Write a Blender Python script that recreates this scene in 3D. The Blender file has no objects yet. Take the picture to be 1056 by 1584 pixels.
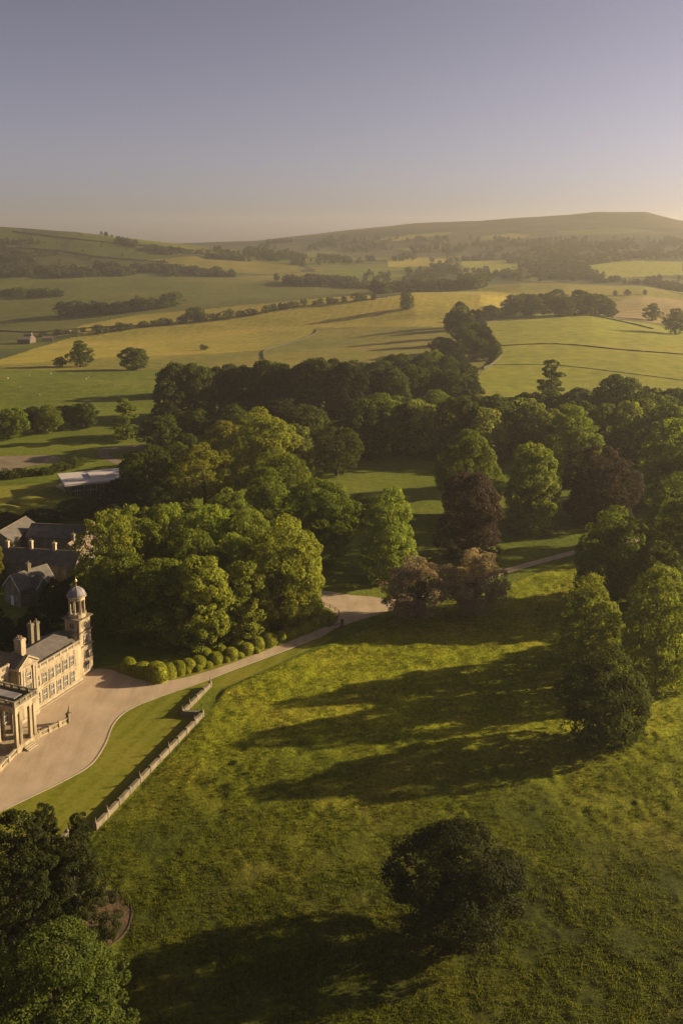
import bpy, bmesh, math, random
import numpy as np
from mathutils import Vector, Matrix

random.seed(7)
rng = np.random.default_rng(11)
R = math.radians
scene = bpy.context.scene
COL = scene.collection

# ------------------------------------------------------------------ camera
CAM_H = 80.0
FPX = 1500.0                 # focal length in photograph pixels (1056 wide)
PITCH = R(9.0)
HORIZ = 375.0
PPY = HORIZ + FPX * math.tan(PITCH)        # row of the optical axis
cam_d = bpy.data.cameras.new('camera')
cam = bpy.data.objects.new('camera', cam_d)
COL.objects.link(cam)
cam.location = (0, 0, CAM_H)
cam.rotation_euler = (math.pi / 2 - PITCH, 0, 0)
cam_d.sensor_fit = 'HORIZONTAL'
cam_d.sensor_width = 36.0
cam_d.lens = 36.0 * FPX / 1056.0
cam_d.shift_y = -(792.0 - PPY) / 1056.0
cam_d.clip_start = 1.0
cam_d.clip_end = 40000.0
scene.camera = cam

# ------------------------------------------------------------------ sky, sun, exposure
SUN_EL, SUN_AZ = R(16.5), R(15.5)          # azimuth measured from +X towards +Y
sun_vec = Vector((math.cos(SUN_EL) * math.cos(SUN_AZ), math.cos(SUN_EL) * math.sin(SUN_AZ), math.sin(SUN_EL)))
world = bpy.data.worlds.new('World')
scene.world = world
world.use_nodes = True
wn = world.node_tree
wn.nodes.clear()
w_out = wn.nodes.new('ShaderNodeOutputWorld')
w_bg = wn.nodes.new('ShaderNodeBackground')
w_sky = wn.nodes.new('ShaderNodeTexSky')
w_sky.sky_type = 'NISHITA'
w_sky.sun_disc = False
w_sky.sun_elevation = SUN_EL
w_sky.sun_rotation = math.pi / 2 - SUN_AZ
w_sky.altitude = 100
w_sky.air_density = 0.7
w_sky.dust_density = 1.0
w_sky.ozone_density = 3.0
w_bg.inputs['Strength'].default_value = 0.05
w_hs = wn.nodes.new('ShaderNodeHueSaturation')       # dusty evening air: the whole sky less blue and a little more contrasty, evenly
w_hs.inputs['Saturation'].default_value = 0.48


def sky_scale(src, rgb):
    n = wn.nodes.new('ShaderNodeVectorMath')
    n.operation = 'MULTIPLY'
    n.inputs[1].default_value = rgb
    wn.links.new(src, n.inputs[0])
    return n.outputs[0]


w_gm = wn.nodes.new('ShaderNodeGamma')
w_gm.inputs['Gamma'].default_value = 1.45
wn.links.new(w_sky.outputs[0], w_hs.inputs['Color'])
wn.links.new(sky_scale(w_hs.outputs[0], (0.188, 0.162, 0.160)), w_gm.inputs['Color'])
wn.links.new(sky_scale(w_gm.outputs[0], (5.2, 5.2, 5.2)), w_bg.inputs['Color'])
wn.links.new(w_bg.outputs[0], w_out.inputs['Surface'])

sun_d = bpy.data.lights.new('sun', 'SUN')
sun_d.energy = 5.0
sun_d.angle = R(0.6)
sun_d.color = (1.0, 0.78, 0.46)
sun = bpy.data.objects.new('sun', sun_d)
COL.objects.link(sun)
sun.rotation_euler = sun_vec.to_track_quat('Z', 'Y').to_euler()

scene.view_settings.view_transform = 'Standard'
scene.view_settings.look = 'None'
scene.view_settings.gamma = 1.0
scene.view_settings.exposure = 1.25
HAZE_DENSITY = 0.00013
HAZE_G = 0.5
HAZE_COLOR = (0.84, 0.81, 0.75, 1)

cy = scene.cycles
cy.use_denoising = True
try:
    cy.denoiser = 'OPENIMAGEDENOISE'
except Exception:
    pass
cy.max_bounces = 5
cy.diffuse_bounces = 2
cy.transmission_bounces = 3
cy.volume_bounces = 0
cy.use_adaptive_sampling = True
cy.adaptive_threshold = 0.012

# ------------------------------------------------------------------ projection helpers
SP, CP = math.sin(PITCH), math.cos(PITCH)


def row_slope(y):
    """dz per metre of Y for picture row y"""
    v = (PPY - np.asarray(y, float)) / FPX
    return (-SP + v * CP) / (CP + v * SP)


def ray(x, y):
    u = (x - 528.0) / FPX
    v = (PPY - y) / FPX
    d = np.array((u, CP + v * SP, -SP + v * CP))
    return d / d[1]


def project(X, Y, Z):
    zc = Y * CP - (Z - CAM_H) * SP
    yc = Y * SP + (Z - CAM_H) * CP
    return 528.0 + FPX * X / zc, PPY - FPX * yc / zc


def smooth_noise(x, y, seed=0):
    """value noise, vectorised"""
    xi = np.floor(x).astype(np.int64)
    yi = np.floor(y).astype(np.int64)
    fx, fy = x - xi, y - yi
    fx = fx * fx * (3 - 2 * fx)
    fy = fy * fy * (3 - 2 * fy)

    def h(a, b):
        n = (a * 374761393 + b * 668265263 + seed * 1442695041) & 0x7fffffff
        n = ((n ^ (n >> 13)) * 1274126177) & 0x7fffffff
        return ((n ^ (n >> 16)) & 0xffff) / 65535.0
    a, b, c, d = h(xi, yi), h(xi + 1, yi), h(xi, yi + 1), h(xi + 1, yi + 1)
    return (a * (1 - fx) + b * fx) * (1 - fy) + (c * (1 - fx) + d * fx) * fy


def fbm(x, y, seed=0, octv=4):
    s, a, t = 0, 1.0, 0
    for k in range(octv):
        s = s + a * smooth_noise(x * 2 ** k, y * 2 ** k, seed + k)
        t += a
        a *= 0.5
    return s / t - 0.5


# terrain: ridges and valleys, each row of knots is one distance with the relief across the view
XC = np.array([-700, 0, 130, 264, 400, 528, 640, 740, 800, 870, 910, 985, 1030, 1056, 1800], float)
KN = [
    (430, None), (500, None),
    (680, [566, 566, 566, 566, 560, 555, 552, 549, 547, 546, 546, 547, 549, 550, 552]),
    (900, [540, 540, 538, 536, 530, 522, 512, 506, 502, 500, 501, 508, 513, 516, 520]),
    (1060, [527, 527, 523, 518, 510, 502, 493, 491, 488, 485, 486, 494, 501, 504, 508]),
    (1200, [519, 519, 513, 507, 497, 487, 477, 479, 485, 487, 487, 490, 495, 498, 500]),
    (1520, [508, 508, 500, 490, 475, 463, 455, 456, 470, 472, 472, 470, 472, 474, 480]),
    (1850, [492, 492, 484, 474, 462, 454, 452, 452, 450, 450, 452, 456, 462, 464, 470]),
    (2150, [474, 474, 468, 462, 458, 456, 455, 444, 438, 439, 441, 444, 451, 455, 458]),
    (2700, [446, 446, 440, 438, 438, 441, 441, 439, 440, 440, 441, 441, 444, 446, 448]),
    (3400, [415, 415, 418, 419, 424, 424, 423, 420, 419, 418, 418, 418, 419, 420, 420]),
    (4300, [349, 349, 358, 375, 391, 405, 405, 402, 398, 394, 392, 391, 391, 391, 391]),
    (5200, [366, 366, 372, 381, 385, 392, 386, 382, 378, 374, 372, 371, 371, 372, 374]),
    (6400, [376, 376, 376, 377, 374, 366, 358, 352, 348, 345, 344, 345, 347, 349, 352]),
    (7400, [377, 377, 377, 377, 372, 357, 345, 341, 336, 332, 327.5, 327, 339, 343, 350]),
    (8600, [378, 378, 378, 378, 377, 370, 362, 358, 352, 348, 346, 346, 352, 356, 360]),
    (13000, [377] * 15),
]


def far_d(d):
    return np.where(np.asarray(d, float) < 1000, d, 1000 + (np.asarray(d, float) - 1000) * 0.30)


KN = [(float(far_d(k[0])), k[1]) for k in KN]
KD = np.array([k[0] for k in KN], float)
KZ = np.array([np.zeros(len(XC)) if k[1] is None else CAM_H + k[0] * row_slope(k[1]) for k in KN])
TC = (XC - 528.0) / FPX / CP


def zt(X, Y, lumps=True):
    X = np.atleast_1d(np.asarray(X, float))
    Y = np.atleast_1d(np.asarray(Y, float))
    Yc = np.maximum(Y, 1.0)
    t = X / Yc
    zk = np.array([np.interp(t, TC, r) for r in KZ])          # K,N
    h = np.diff(KD)[:, None]
    dl = np.diff(zk, axis=0) / h
    m = np.zeros_like(zk)
    a, b = dl[:-1], dl[1:]
    ok = a * b > 0
    m[1:-1] = np.where(ok, 2 * a * b / np.where(ok, a + b, 1), 0)
    k = np.clip(np.searchsorted(KD, Yc) - 1, 0, len(KD) - 2)
    n = np.arange(len(X))
    hh = KD[k + 1] - KD[k]
    s = np.clip((Yc - KD[k]) / hh, 0, 1)
    z0, z1, m0, m1 = zk[k, n], zk[k + 1, n], m[k, n], m[k + 1, n]
    z = (2 * s**3 - 3 * s**2 + 1) * z0 + (s**3 - 2 * s**2 + s) * hh * m0 + (-2 * s**3 + 3 * s**2) * z1 + (s**3 - s**2) * hh * m1
    z = np.where(Yc < KD[0], 0, z)
    if lumps:
        far = np.clip((Yc - 520) / 500, 0, 1) * np.clip((4200 - Yc) / 1000, 0, 1)
        z = z + far * 2.2 * fbm(X / 140, Yc / 140, 3, 3) * np.clip(Yc / 1600, .5, 2.0)
    return z


_D = np.geomspace(60, 4400, 2600)


def G(x, y):
    """first point of the ground seen at picture position x, y"""
    d = ray(x, y)
    X, Y, Z = d[0] * _D, _D, CAM_H + d[2] * _D
    g = zt(X, Y)
    hit = np.nonzero(Z <= g)[0]
    i = hit[0] if len(hit) else len(_D) - 1
    if i > 0 and len(hit):
        a, b = Z[i - 1] - g[i - 1], g[i] - Z[i]
        f = a / max(a + b, 1e-9)
        Y0 = _D[i - 1] + f * (_D[i] - _D[i - 1])
    else:
        Y0 = _D[i]
    return Vector((d[0] * Y0, Y0, float(zt(d[0] * Y0, Y0)[0])))


def Zat(x, y):
    return float(zt(x, y)[0])


def in_poly(px, py, poly):
    poly = np.asarray(poly, float)
    inside = np.zeros(px.shape, bool)
    j = len(poly) - 1
    for i in range(len(poly)):
        xi, yi = poly[i]
        xj, yj = poly[j]
        c = ((yi > py) != (yj > py)) & (px < (xj - xi) * (py - yi) / (yj - yi + 1e-12) + xi)
        inside ^= c
        j = i
    return inside


# ------------------------------------------------------------------ object helpers
def tag(o, label=None, cat=None, group=None, kind=None):
    if label:
        o['label'] = label
    if cat:
        o['category'] = cat
    if group:
        o['group'] = group
    if kind:
        o['kind'] = kind
    return o


def link(o, parent=None):
    COL.objects.link(o)
    if parent is not None:
        o.parent = parent
    return o


def empty(name, loc=(0, 0, 0), rz=0.0):
    o = bpy.data.objects.new(name, None)
    COL.objects.link(o)
    o.location = loc
    o.rotation_euler = (0, 0, rz)
    o.empty_display_size = 0.2
    return o


def np_mesh(name, verts, faces, mat=None, smooth=False):
    """verts (n,3), faces (m,3|4) integer arrays"""
    verts = np.asarray(verts, np.float32)
    faces = np.asarray(faces, np.int32)
    me = bpy.data.meshes.new(name)
    n = faces.shape[1]
    me.vertices.add(len(verts))
    me.vertices.foreach_set('co', verts.ravel())
    me.loops.add(faces.size)
    me.loops.foreach_set('vertex_index', faces.ravel())
    me.polygons.add(len(faces))
    me.polygons.foreach_set('loop_start', np.arange(0, faces.size, n, dtype=np.int32))
    me.polygons.foreach_set('use_smooth', np.full(len(faces), smooth, bool))
    me.update(calc_edges=True)
    if mat:
        me.materials.append(mat)
    return me


class MB:
    """collects boxes, prisms, tubes and lathes in one local frame; build() makes one mesh object"""

    def __init__(self):
        self.v, self.f = [], []

    def add(self, vs, fs):
        o = len(self.v)
        self.v += [tuple(p) for p in vs]
        self.f += [tuple(i + o for i in f) for f in fs]
        return self

    def box(self, x0, x1, y0, y1, z0, z1):
        vs = [(x0, y0, z0), (x1, y0, z0), (x1, y1, z0), (x0, y1, z0), (x0, y0, z1), (x1, y0, z1), (x1, y1, z1), (x0, y1, z1)]
        fs = [(0, 3, 2, 1), (4, 5, 6, 7), (0, 1, 5, 4), (1, 2, 6, 5), (2, 3, 7, 6), (3, 0, 4, 7)]
        return self.add(vs, fs)

    def taper(self, cx, cy, z0, z1, a0, b0, a1, b1):
        vs = [(cx - a0, cy - b0, z0), (cx + a0, cy - b0, z0), (cx + a0, cy + b0, z0), (cx - a0, cy + b0, z0),
              (cx - a1, cy - b1, z1), (cx + a1, cy - b1, z1), (cx + a1, cy + b1, z1), (cx - a1, cy + b1, z1)]
        fs = [(0, 3, 2, 1), (4, 5, 6, 7), (0, 1, 5, 4), (1, 2, 6, 5), (2, 3, 7, 6), (3, 0, 4, 7)]
        return self.add(vs, fs)

    def lathe(self, prof, cx=0, cy=0, n=16):
        vs, fs = [], []
        for r, z in prof:
            for k in range(n):
                a = 2 * math.pi * k / n
                vs.append((cx + r * math.cos(a), cy + r * math.sin(a), z))
        for i in range(len(prof) - 1):
            for k in range(n):
                k2 = (k + 1) % n
                fs.append((i * n + k, i * n + k2, (i + 1) * n + k2, (i + 1) * n + k))
        fs.append(tuple(range(n - 1, -1, -1)))
        fs.append(tuple((len(prof) - 1) * n + k for k in range(n)))
        return self.add(vs, fs)

    def prism(self, poly, axis, a0, a1):
        """poly in the two other axes, extruded along axis ('x' or 'y')"""
        n = len(poly)
        def P(p, a):
            return (a, p[0], p[1]) if axis == 'x' else (p[0], a, p[1])
        vs = [P(p, a0) for p in poly] + [P(p, a1) for p in poly]
        fs = [tuple(range(n - 1, -1, -1)), tuple(range(n, 2 * n))]
        for i in range(n):
            j = (i + 1) % n
            fs.append((i, j, n + j, n + i))
        return self.add(vs, fs)

    def tube(self, p0, p1, r0, r1, n=6):
        p0, p1 = Vector(p0), Vector(p1)
        d = (p1 - p0).normalized()
        a = d.orthogonal().normalized()
        b = d.cross(a)
        vs = []
        for p, r in ((p0, r0), (p1, r1)):
            for k in range(n):
                t = 2 * math.pi * k / n
                vs.append(p + a * (r * math.cos(t)) + b * (r * math.sin(t)))
        fs = [(k, (k + 1) % n, n + (k + 1) % n, n + k) for k in range(n)]
        fs.append(tuple(range(n - 1, -1, -1)))
        fs.append(tuple(range(n, 2 * n)))
        return self.add(vs, fs)

    def mesh(self, name, mat, smooth=False):
        me = bpy.data.meshes.new(name)
        me.from_pydata(self.v, [], self.f)
        bm = bmesh.new()
        bm.from_mesh(me)
        bmesh.ops.recalc_face_normals(bm, faces=bm.faces)
        bm.to_mesh(me)
        bm.free()
        if smooth:
            me.polygons.foreach_set('use_smooth', [True] * len(me.polygons))
        me.materials.append(mat)
        return me

    def build(self, name, mat, parent=None, smooth=False, loc=(0, 0, 0)):
        o = bpy.data.objects.new(name, self.mesh(name, mat, smooth))
        o.location = loc
        return link(o, parent)


# ------------------------------------------------------------------ materials
def new_mat(name):
    m = bpy.data.materials.new(name)
    m.use_nodes = True
    nt = m.node_tree
    nt.nodes.clear()
    return m, nt


def N(nt, t, **kw):
    n = nt.nodes.new(t)
    for k, v in kw.items():
        if k in n.inputs:
            n.inputs[k].default_value = v
        else:
            setattr(n, k, v)
    return n


def ramp(nt, fac, stops):
    r = nt.nodes.new('ShaderNodeValToRGB')
    r.color_ramp.elements[0].position = stops[0][0]
    r.color_ramp.elements[0].color = (*stops[0][1], 1)
    r.color_ramp.elements[1].position = stops[-1][0]
    r.color_ramp.elements[1].color = (*stops[-1][1], 1)
    for p, c in stops[1:-1]:
        e = r.color_ramp.elements.new(p)
        e.color = (*c, 1)
    nt.links.new(fac, r.inputs[0])
    return r


def noise(nt, vec, scale, detail=4, rough=0.55):
    n = nt.nodes.new('ShaderNodeTexNoise')
    n.inputs['Scale'].default_value = scale
    n.inputs['Detail'].default_value = detail
    n.inputs['Roughness'].default_value = rough
    if vec is not None:
        nt.links.new(vec, n.inputs['Vector'])
    return n


def mixc(nt, fac, a, b, blend='MIX'):
    m = nt.nodes.new('ShaderNodeMix')
    m.data_type = 'RGBA'
    m.blend_type = blend
    for s, v in ((0, fac), (6, a), (7, b)):
        if hasattr(v, 'is_linked') or hasattr(v, 'links'):
            nt.links.new(v, m.inputs[s])
        else:
            m.inputs[s].default_value = v if s == 0 else (*v[:3], 1)
    return m.outputs[2]


def grass_mat(name, dark, mid, light, big=0.02, small=0.6, bump=0.5, bdist=0.3, bscale=2.0, rows=None, sheen=0.0, stretch=None, lo=0.62, hi=1.22, dry=None):  # dry: bright ramp colours for the painted light falloff
    m, nt = new_mat(name)
    out = N(nt, 'ShaderNodeOutputMaterial')
    geo = N(nt, 'ShaderNodeNewGeometry')
    vec = geo.outputs['Position']
    if stretch:
        mp = N(nt, 'ShaderNodeMapping')
        mp.inputs['Scale'].default_value = stretch
        nt.links.new(vec, mp.inputs['Vector'])
        vec2 = mp.outputs[0]
    else:
        vec2 = vec
    n1 = noise(nt, vec2, big, 5, 0.6)
    n2 = noise(nt, vec, small, 5, 0.65)
    r1 = ramp(nt, n1.outputs[0], [(0.32, dark), (0.5, mid), (0.68, light)])
    r1c = r1.outputs[0]
    if dry:  # bright ramp blended in where light is painted into the grass
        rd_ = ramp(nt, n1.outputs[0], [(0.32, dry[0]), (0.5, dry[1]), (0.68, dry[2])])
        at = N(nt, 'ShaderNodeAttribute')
        at.attribute_name = 'painted_falloff'
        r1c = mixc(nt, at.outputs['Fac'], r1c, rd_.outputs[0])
    r2 = ramp(nt, n2.outputs[0], [(0.3, (lo, lo * 1.05, lo)), (0.7, (hi, hi * 0.97, hi * 0.92))])
    col = mixc(nt, 1.0, r1c, r2.outputs[0], 'MULTIPLY')
    hgt = n2.outputs[0]
    if rows:
        ang, per, strength, rcol = rows
        mp = N(nt, 'ShaderNodeMapping')
        mp.inputs['Rotation'].default_value = (0, 0, ang)
        nt.links.new(vec, mp.inputs['Vector'])
        wv = N(nt, 'ShaderNodeTexWave')
        wv.inputs['Scale'].default_value = 0.314 / per
        wv.inputs['Distortion'].default_value = 1.2
        wv.inputs['Detail'].default_value = 3
        wv.inputs['Detail Scale'].default_value = 0.6
        nt.links.new(mp.outputs[0], wv.inputs['Vector'])
        rr = ramp(nt, wv.outputs[1], [(0.25, (0, 0, 0)), (0.75, (1, 1, 1))])
        f = N(nt, 'ShaderNodeMath', operation='MULTIPLY')
        nt.links.new(rr.outputs[0], f.inputs[0])
        f.inputs[1].default_value = strength
        col = mixc(nt, f.outputs[0], col, rcol)
    b = N(nt, 'ShaderNodeBump')
    b.inputs['Strength'].default_value = bump
    b.inputs['Distance'].default_value = bdist
    n3 = noise(nt, vec, bscale, 6, 0.7)
    nt.links.new(n3.outputs[0], b.inputs['Height'])
    p = N(nt, 'ShaderNodeBsdfPrincipled')
    p.inputs['Roughness'].default_value = 0.95
    p.inputs['Specular IOR Level'].default_value = 0.1
    if sheen:
        p.inputs['Sheen Weight'].default_value = sheen
        p.inputs['Sheen Roughness'].default_value = 0.6
        p.inputs['Sheen Tint'].default_value = (0.9, 0.85, 0.4, 1)
    nt.links.new(col, p.inputs['Base Color'])
    nt.links.new(b.outputs[0], p.inputs['Normal'])
    nt.links.new(p.outputs[0], out.inputs['Surface'])
    return m


def patch_mat(name, cols, cell=130.0, hedge=0.03, rot=0.5):
    """far country too distant to tell its pieces apart: little fields of several crops, split by dark hedges"""
    m, nt = new_mat(name)
    out = N(nt, 'ShaderNodeOutputMaterial')
    geo = N(nt, 'ShaderNodeNewGeometry')
    mp = N(nt, 'ShaderNodeMapping')
    mp.inputs['Rotation'].default_value = (0, 0, rot)
    mp.inputs['Scale'].default_value = (0.7 / cell, 1.2 / cell, 0)
    nt.links.new(geo.outputs['Position'], mp.inputs['Vector'])
    ws = noise(nt, mp.outputs[0], 1.2, 2, 0.5)
    wv = N(nt, 'ShaderNodeMix', data_type='RGBA')
    wv.inputs[0].default_value = 0.25
    nt.links.new(mp.outputs[0], wv.inputs[6])
    nt.links.new(ws.outputs['Color'], wv.inputs[7])
    v1 = N(nt, 'ShaderNodeTexVoronoi')
    v1.inputs['Scale'].default_value = 1.0
    v2 = N(nt, 'ShaderNodeTexVoronoi')
    v2.feature = 'DISTANCE_TO_EDGE'
    v2.inputs['Scale'].default_value = 1.0
    for v in (v1, v2):
        nt.links.new(wv.outputs[2], v.inputs['Vector'])
    sep = N(nt, 'ShaderNodeSeparateColor')
    nt.links.new(v1.outputs['Color'], sep.inputs[0])
    n_ = len(cols)
    r = ramp(nt, sep.outputs[0], [(i / (n_ - 1), c) for i, c in enumerate(cols)])
    r.color_ramp.interpolation = 'CONSTANT'
    nb = noise(nt, geo.outputs['Position'], 0.03, 5, 0.6)
    rb = ramp(nt, nb.outputs[0], [(0.3, (0.7, 0.72, 0.7)), (0.7, (1.2, 1.18, 1.1))])
    c = mixc(nt, 1.0, r.outputs[0], rb.outputs[0], 'MULTIPLY')
    nh = noise(nt, geo.outputs['Position'], 0.05, 3, 0.6)
    th = N(nt, 'ShaderNodeMath', operation='MULTIPLY_ADD')
    nt.links.new(nh.outputs[0], th.inputs[0])
    th.inputs[1].default_value = hedge * 2.4
    th.inputs[2].default_value = -hedge * 0.5
    lt = N(nt, 'ShaderNodeMath', operation='LESS_THAN')
    nt.links.new(v2.outputs['Distance'], lt.inputs[0])
    nt.links.new(th.outputs[0], lt.inputs[1])
    c = mixc(nt, lt.outputs[0], c, (0.03, 0.036, 0.012))
    p = N(nt, 'ShaderNodeBsdfPrincipled')
    p.inputs['Roughness'].default_value = 0.95
    p.inputs['Specular IOR Level'].default_value = 0.1
    nt.links.new(c, p.inputs['Base Color'])
    nt.links.new(p.outputs[0], out.inputs['Surface'])
    return m


def plain_mat(name, c1, c2, scale=1.5, rough=0.85, bump=0.15, bdist=0.03, spec=0.3, metallic=0.0, streak=False, fine=None):
    m, nt = new_mat(name)
    out = N(nt, 'ShaderNodeOutputMaterial')
    geo = N(nt, 'ShaderNodeNewGeometry')
    vec = geo.outputs['Position']
    if streak:
        mp = N(nt, 'ShaderNodeMapping')
        mp.inputs['Scale'].default_value = (1, 1, 0.18)
        nt.links.new(vec, mp.inputs['Vector'])
        vec = mp.outputs[0]
    n1 = noise(nt, vec, scale, 6, 0.65)
    r = ramp(nt, n1.outputs[0], [(0.3, c1), (0.7, c2)])
    col = r.outputs[0]
    n2 = noise(nt, geo.outputs['Position'], fine or scale * 9, 3, 0.6)
    r2 = ramp(nt, n2.outputs[0], [(0.25, (0.78, 0.78, 0.78)), (0.75, (1.12, 1.12, 1.12))])
    col = mixc(nt, 1.0, col, r2.outputs[0], 'MULTIPLY')
    b = N(nt, 'ShaderNodeBump')
    b.inputs['Strength'].default_value = bump
    b.inputs['Distance'].default_value = bdist
    nt.links.new(n2.outputs[0], b.inputs['Height'])
    p = N(nt, 'ShaderNodeBsdfPrincipled')
    p.inputs['Roughness'].default_value = rough
    p.inputs['Specular IOR Level'].default_value = spec
    p.inputs['Metallic'].default_value = metallic
    nt.links.new(col, p.inputs['Base Color'])
    nt.links.new(b.outputs[0], p.inputs['Normal'])
    nt.links.new(p.outputs[0], out.inputs['Surface'])
    return m


def gravel_mat(name, c1, c2):
    """raked gravel: drifts of paler and darker stone, faint wheel marks"""
    m, nt = new_mat(name)
    out = N(nt, 'ShaderNodeOutputMaterial')
    geo = N(nt, 'ShaderNodeNewGeometry')
    vec = geo.outputs['Position']
    mp = N(nt, 'ShaderNodeMapping')
    mp.inputs['Rotation'].default_value = (0, 0, 0.45)
    mp.inputs['Scale'].default_value = (0.55, 0.08, 1)
    nt.links.new(vec, mp.inputs['Vector'])
    n0 = noise(nt, mp.outputs[0], 1.0, 4, 0.6)
    n1 = noise(nt, vec, 0.16, 5, 0.6)
    n2 = noise(nt, vec, 5.0, 4, 0.7)
    r1 = ramp(nt, n1.outputs[0], [(0.3, c1), (0.7, c2)])
    r0 = ramp(nt, n0.outputs[0], [(0.38, (0.9, 0.89, 0.88)), (0.5, (1, 1, 1)), (0.66, (1.06, 1.05, 1.03))])
    r2 = ramp(nt, n2.outputs[0], [(0.25, (0.78, 0.78, 0.78)), (0.75, (1.14, 1.14, 1.14))])
    c = mixc(nt, 1.0, r1.outputs[0], r0.outputs[0], 'MULTIPLY')
    c = mixc(nt, 1.0, c, r2.outputs[0], 'MULTIPLY')
    b = N(nt, 'ShaderNodeBump')
    b.inputs['Strength'].default_value = 0.6
    b.inputs['Distance'].default_value = 0.05
    nt.links.new(n2.outputs[0], b.inputs['Height'])
    p = N(nt, 'ShaderNodeBsdfPrincipled')
    p.inputs['Roughness'].default_value = 0.95
    p.inputs['Specular IOR Level'].default_value = 0.2
    nt.links.new(c, p.inputs['Base Color'])
    nt.links.new(b.outputs[0], p.inputs['Normal'])
    nt.links.new(p.outputs[0], out.inputs['Surface'])
    return m


def leaf_mat(name, translucent=0.4):
    """leaf colour = the tree's own colour (object colour) varied leaf by leaf and clump by clump"""
    m, nt = new_mat(name)
    out = N(nt, 'ShaderNodeOutputMaterial')
    oi = N(nt, 'ShaderNodeObjectInfo')
    geo = N(nt, 'ShaderNodeNewGeometry')
    n1 = noise(nt, geo.outputs['Position'], 0.45, 3, 0.6)
    r1 = ramp(nt, n1.outputs[0], [(0.3, (0.72, 0.78, 0.75)), (0.7, (1.3, 1.2, 0.95))])
    c = mixc(nt, 1.0, oi.outputs['Color'], r1.outputs[0], 'MULTIPLY')
    r2 = ramp(nt, geo.outputs['Random Per Island'], [(0.0, (0.6, 0.65, 0.6)), (0.6, (1, 1, 1)), (1.0, (1.45, 1.35, 1.0))])
    c = mixc(nt, 1.0, c, r2.outputs[0], 'MULTIPLY')
    d = N(nt, 'ShaderNodeBsdfPrincipled')
    d.inputs['Roughness'].default_value = 0.7
    d.inputs['Specular IOR Level'].default_value = 0.1
    nt.links.new(c, d.inputs['Base Color'])
    t = N(nt, 'ShaderNodeBsdfTranslucent')
    tc = mixc(nt, 1.0, c, (1.5, 1.45, 0.55), 'MULTIPLY')
    nt.links.new(tc, t.inputs['Color'])
    mx = N(nt, 'ShaderNodeMixShader')
    mx.inputs[0].default_value = translucent
    nt.links.new(d.outputs[0], mx.inputs[1])
    nt.links.new(t.outputs[0], mx.inputs[2])
    nt.links.new(mx.outputs[0], out.inputs['Surface'])
    return m


M = {}
M['leaf'] = leaf_mat('leaf')
M['bark'] = plain_mat('bark', (0.05, 0.04, 0.03), (0.12, 0.1, 0.075), 2.0, 0.95, 0.5, 0.05, streak=True)
M['meadow'] = grass_mat('meadow_grass', (0.033, 0.043, 0.003), (0.054, 0.065, 0.005), (0.09, 0.088, 0.010), big=0.06, small=1.7, bump=1.0, bdist=0.5, bscale=3.0, lo=0.42, hi=1.42, dry=[(0.17, 0.20, 0.007), (0.235, 0.25, 0.010), (0.30, 0.275, 0.022)])  # dark base and bright ramp hold the painted light falloff
M['park'] = grass_mat('park_grass', (0.085, 0.11, 0.010), (0.12, 0.145, 0.013), (0.155, 0.17, 0.02), big=0.03, small=0.5, bump=0.7, bdist=0.4, bscale=1.2)
M['lawn'] = grass_mat('mown_lawn', (0.12, 0.135, 0.010), (0.16, 0.165, 0.014), (0.195, 0.18, 0.024), big=0.08, small=1.2, bump=0.3, bdist=0.05, bscale=5, rows=(0.32, 3.0, 0.35, (0.21, 0.2, 0.03)))
M['gravel'] = gravel_mat('gravel', (0.36, 0.275, 0.19), (0.46, 0.355, 0.25))
M['kerb'] = plain_mat('kerb_stone', (0.3, 0.25, 0.19), (0.4, 0.33, 0.25), 0.8, 0.9)
M['stone'] = plain_mat('ashlar_stone', (0.13, 0.10, 0.06), (0.49, 0.395, 0.255), 0.9, 0.9, 0.3, 0.02, streak=True)
M['stone_dark'] = plain_mat('weathered_stone', (0.10, 0.085, 0.055), (0.25, 0.205, 0.135), 0.9, 0.9, 0.3, 0.03, streak=True)
M['trim'] = plain_mat('stone_trim', (0.26, 0.21, 0.145), (0.4, 0.33, 0.23), 1.2, 0.9, 0.15, 0.02)
M['slate'] = plain_mat('slate', (0.07, 0.062, 0.055), (0.14, 0.122, 0.108), 0.8, 0.75, 0.4, 0.03, fine=3.0)
M['tile'] = plain_mat('stone_tiles', (0.14, 0.10, 0.075), (0.24, 0.17, 0.125), 0.7, 0.9, 0.4, 0.04, fine=3.0)
M['lead'] = plain_mat('lead', (0.14, 0.13, 0.135), (0.25, 0.23, 0.23), 0.6, 0.65, 0.1, 0.02)
M['glass'] = plain_mat('window_glass', (0.02, 0.022, 0.025), (0.05, 0.05, 0.055), 0.4, 0.12, 0.03, 0.01, spec=0.6)
M['white'] = plain_mat('white_paint', (0.6, 0.58, 0.54), (0.72, 0.7, 0.66), 1.0, 0.6, 0.03)
M['wood'] = plain_mat('dark_wood', (0.05, 0.035, 0.025), (0.1, 0.075, 0.05), 1.5, 0.85, 0.2)
M['gold'] = plain_mat('gilt', (0.5, 0.36, 0.12), (0.65, 0.48, 0.18), 2, 0.35, 0.05, metallic=0.8)
M['drystone'] = plain_mat('dry_stone', (0.035, 0.036, 0.02), (0.08, 0.074, 0.045), 0.8, 0.95, 0.6, 0.1, fine=2.5)
M['soil'] = plain_mat('bark_mulch', (0.06, 0.04, 0.02), (0.13, 0.085, 0.042), 0.5, 0.98, 0.8, 0.15, fine=2.5)
M['membrane'] = plain_mat('roof_membrane', (0.42, 0.38, 0.36), (0.52, 0.47, 0.45), 0.3, 0.8, 0.05)
M['wool'] = plain_mat('wool', (0.3, 0.28, 0.22), (0.42, 0.39, 0.32), 3, 0.95, 0.4)

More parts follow.
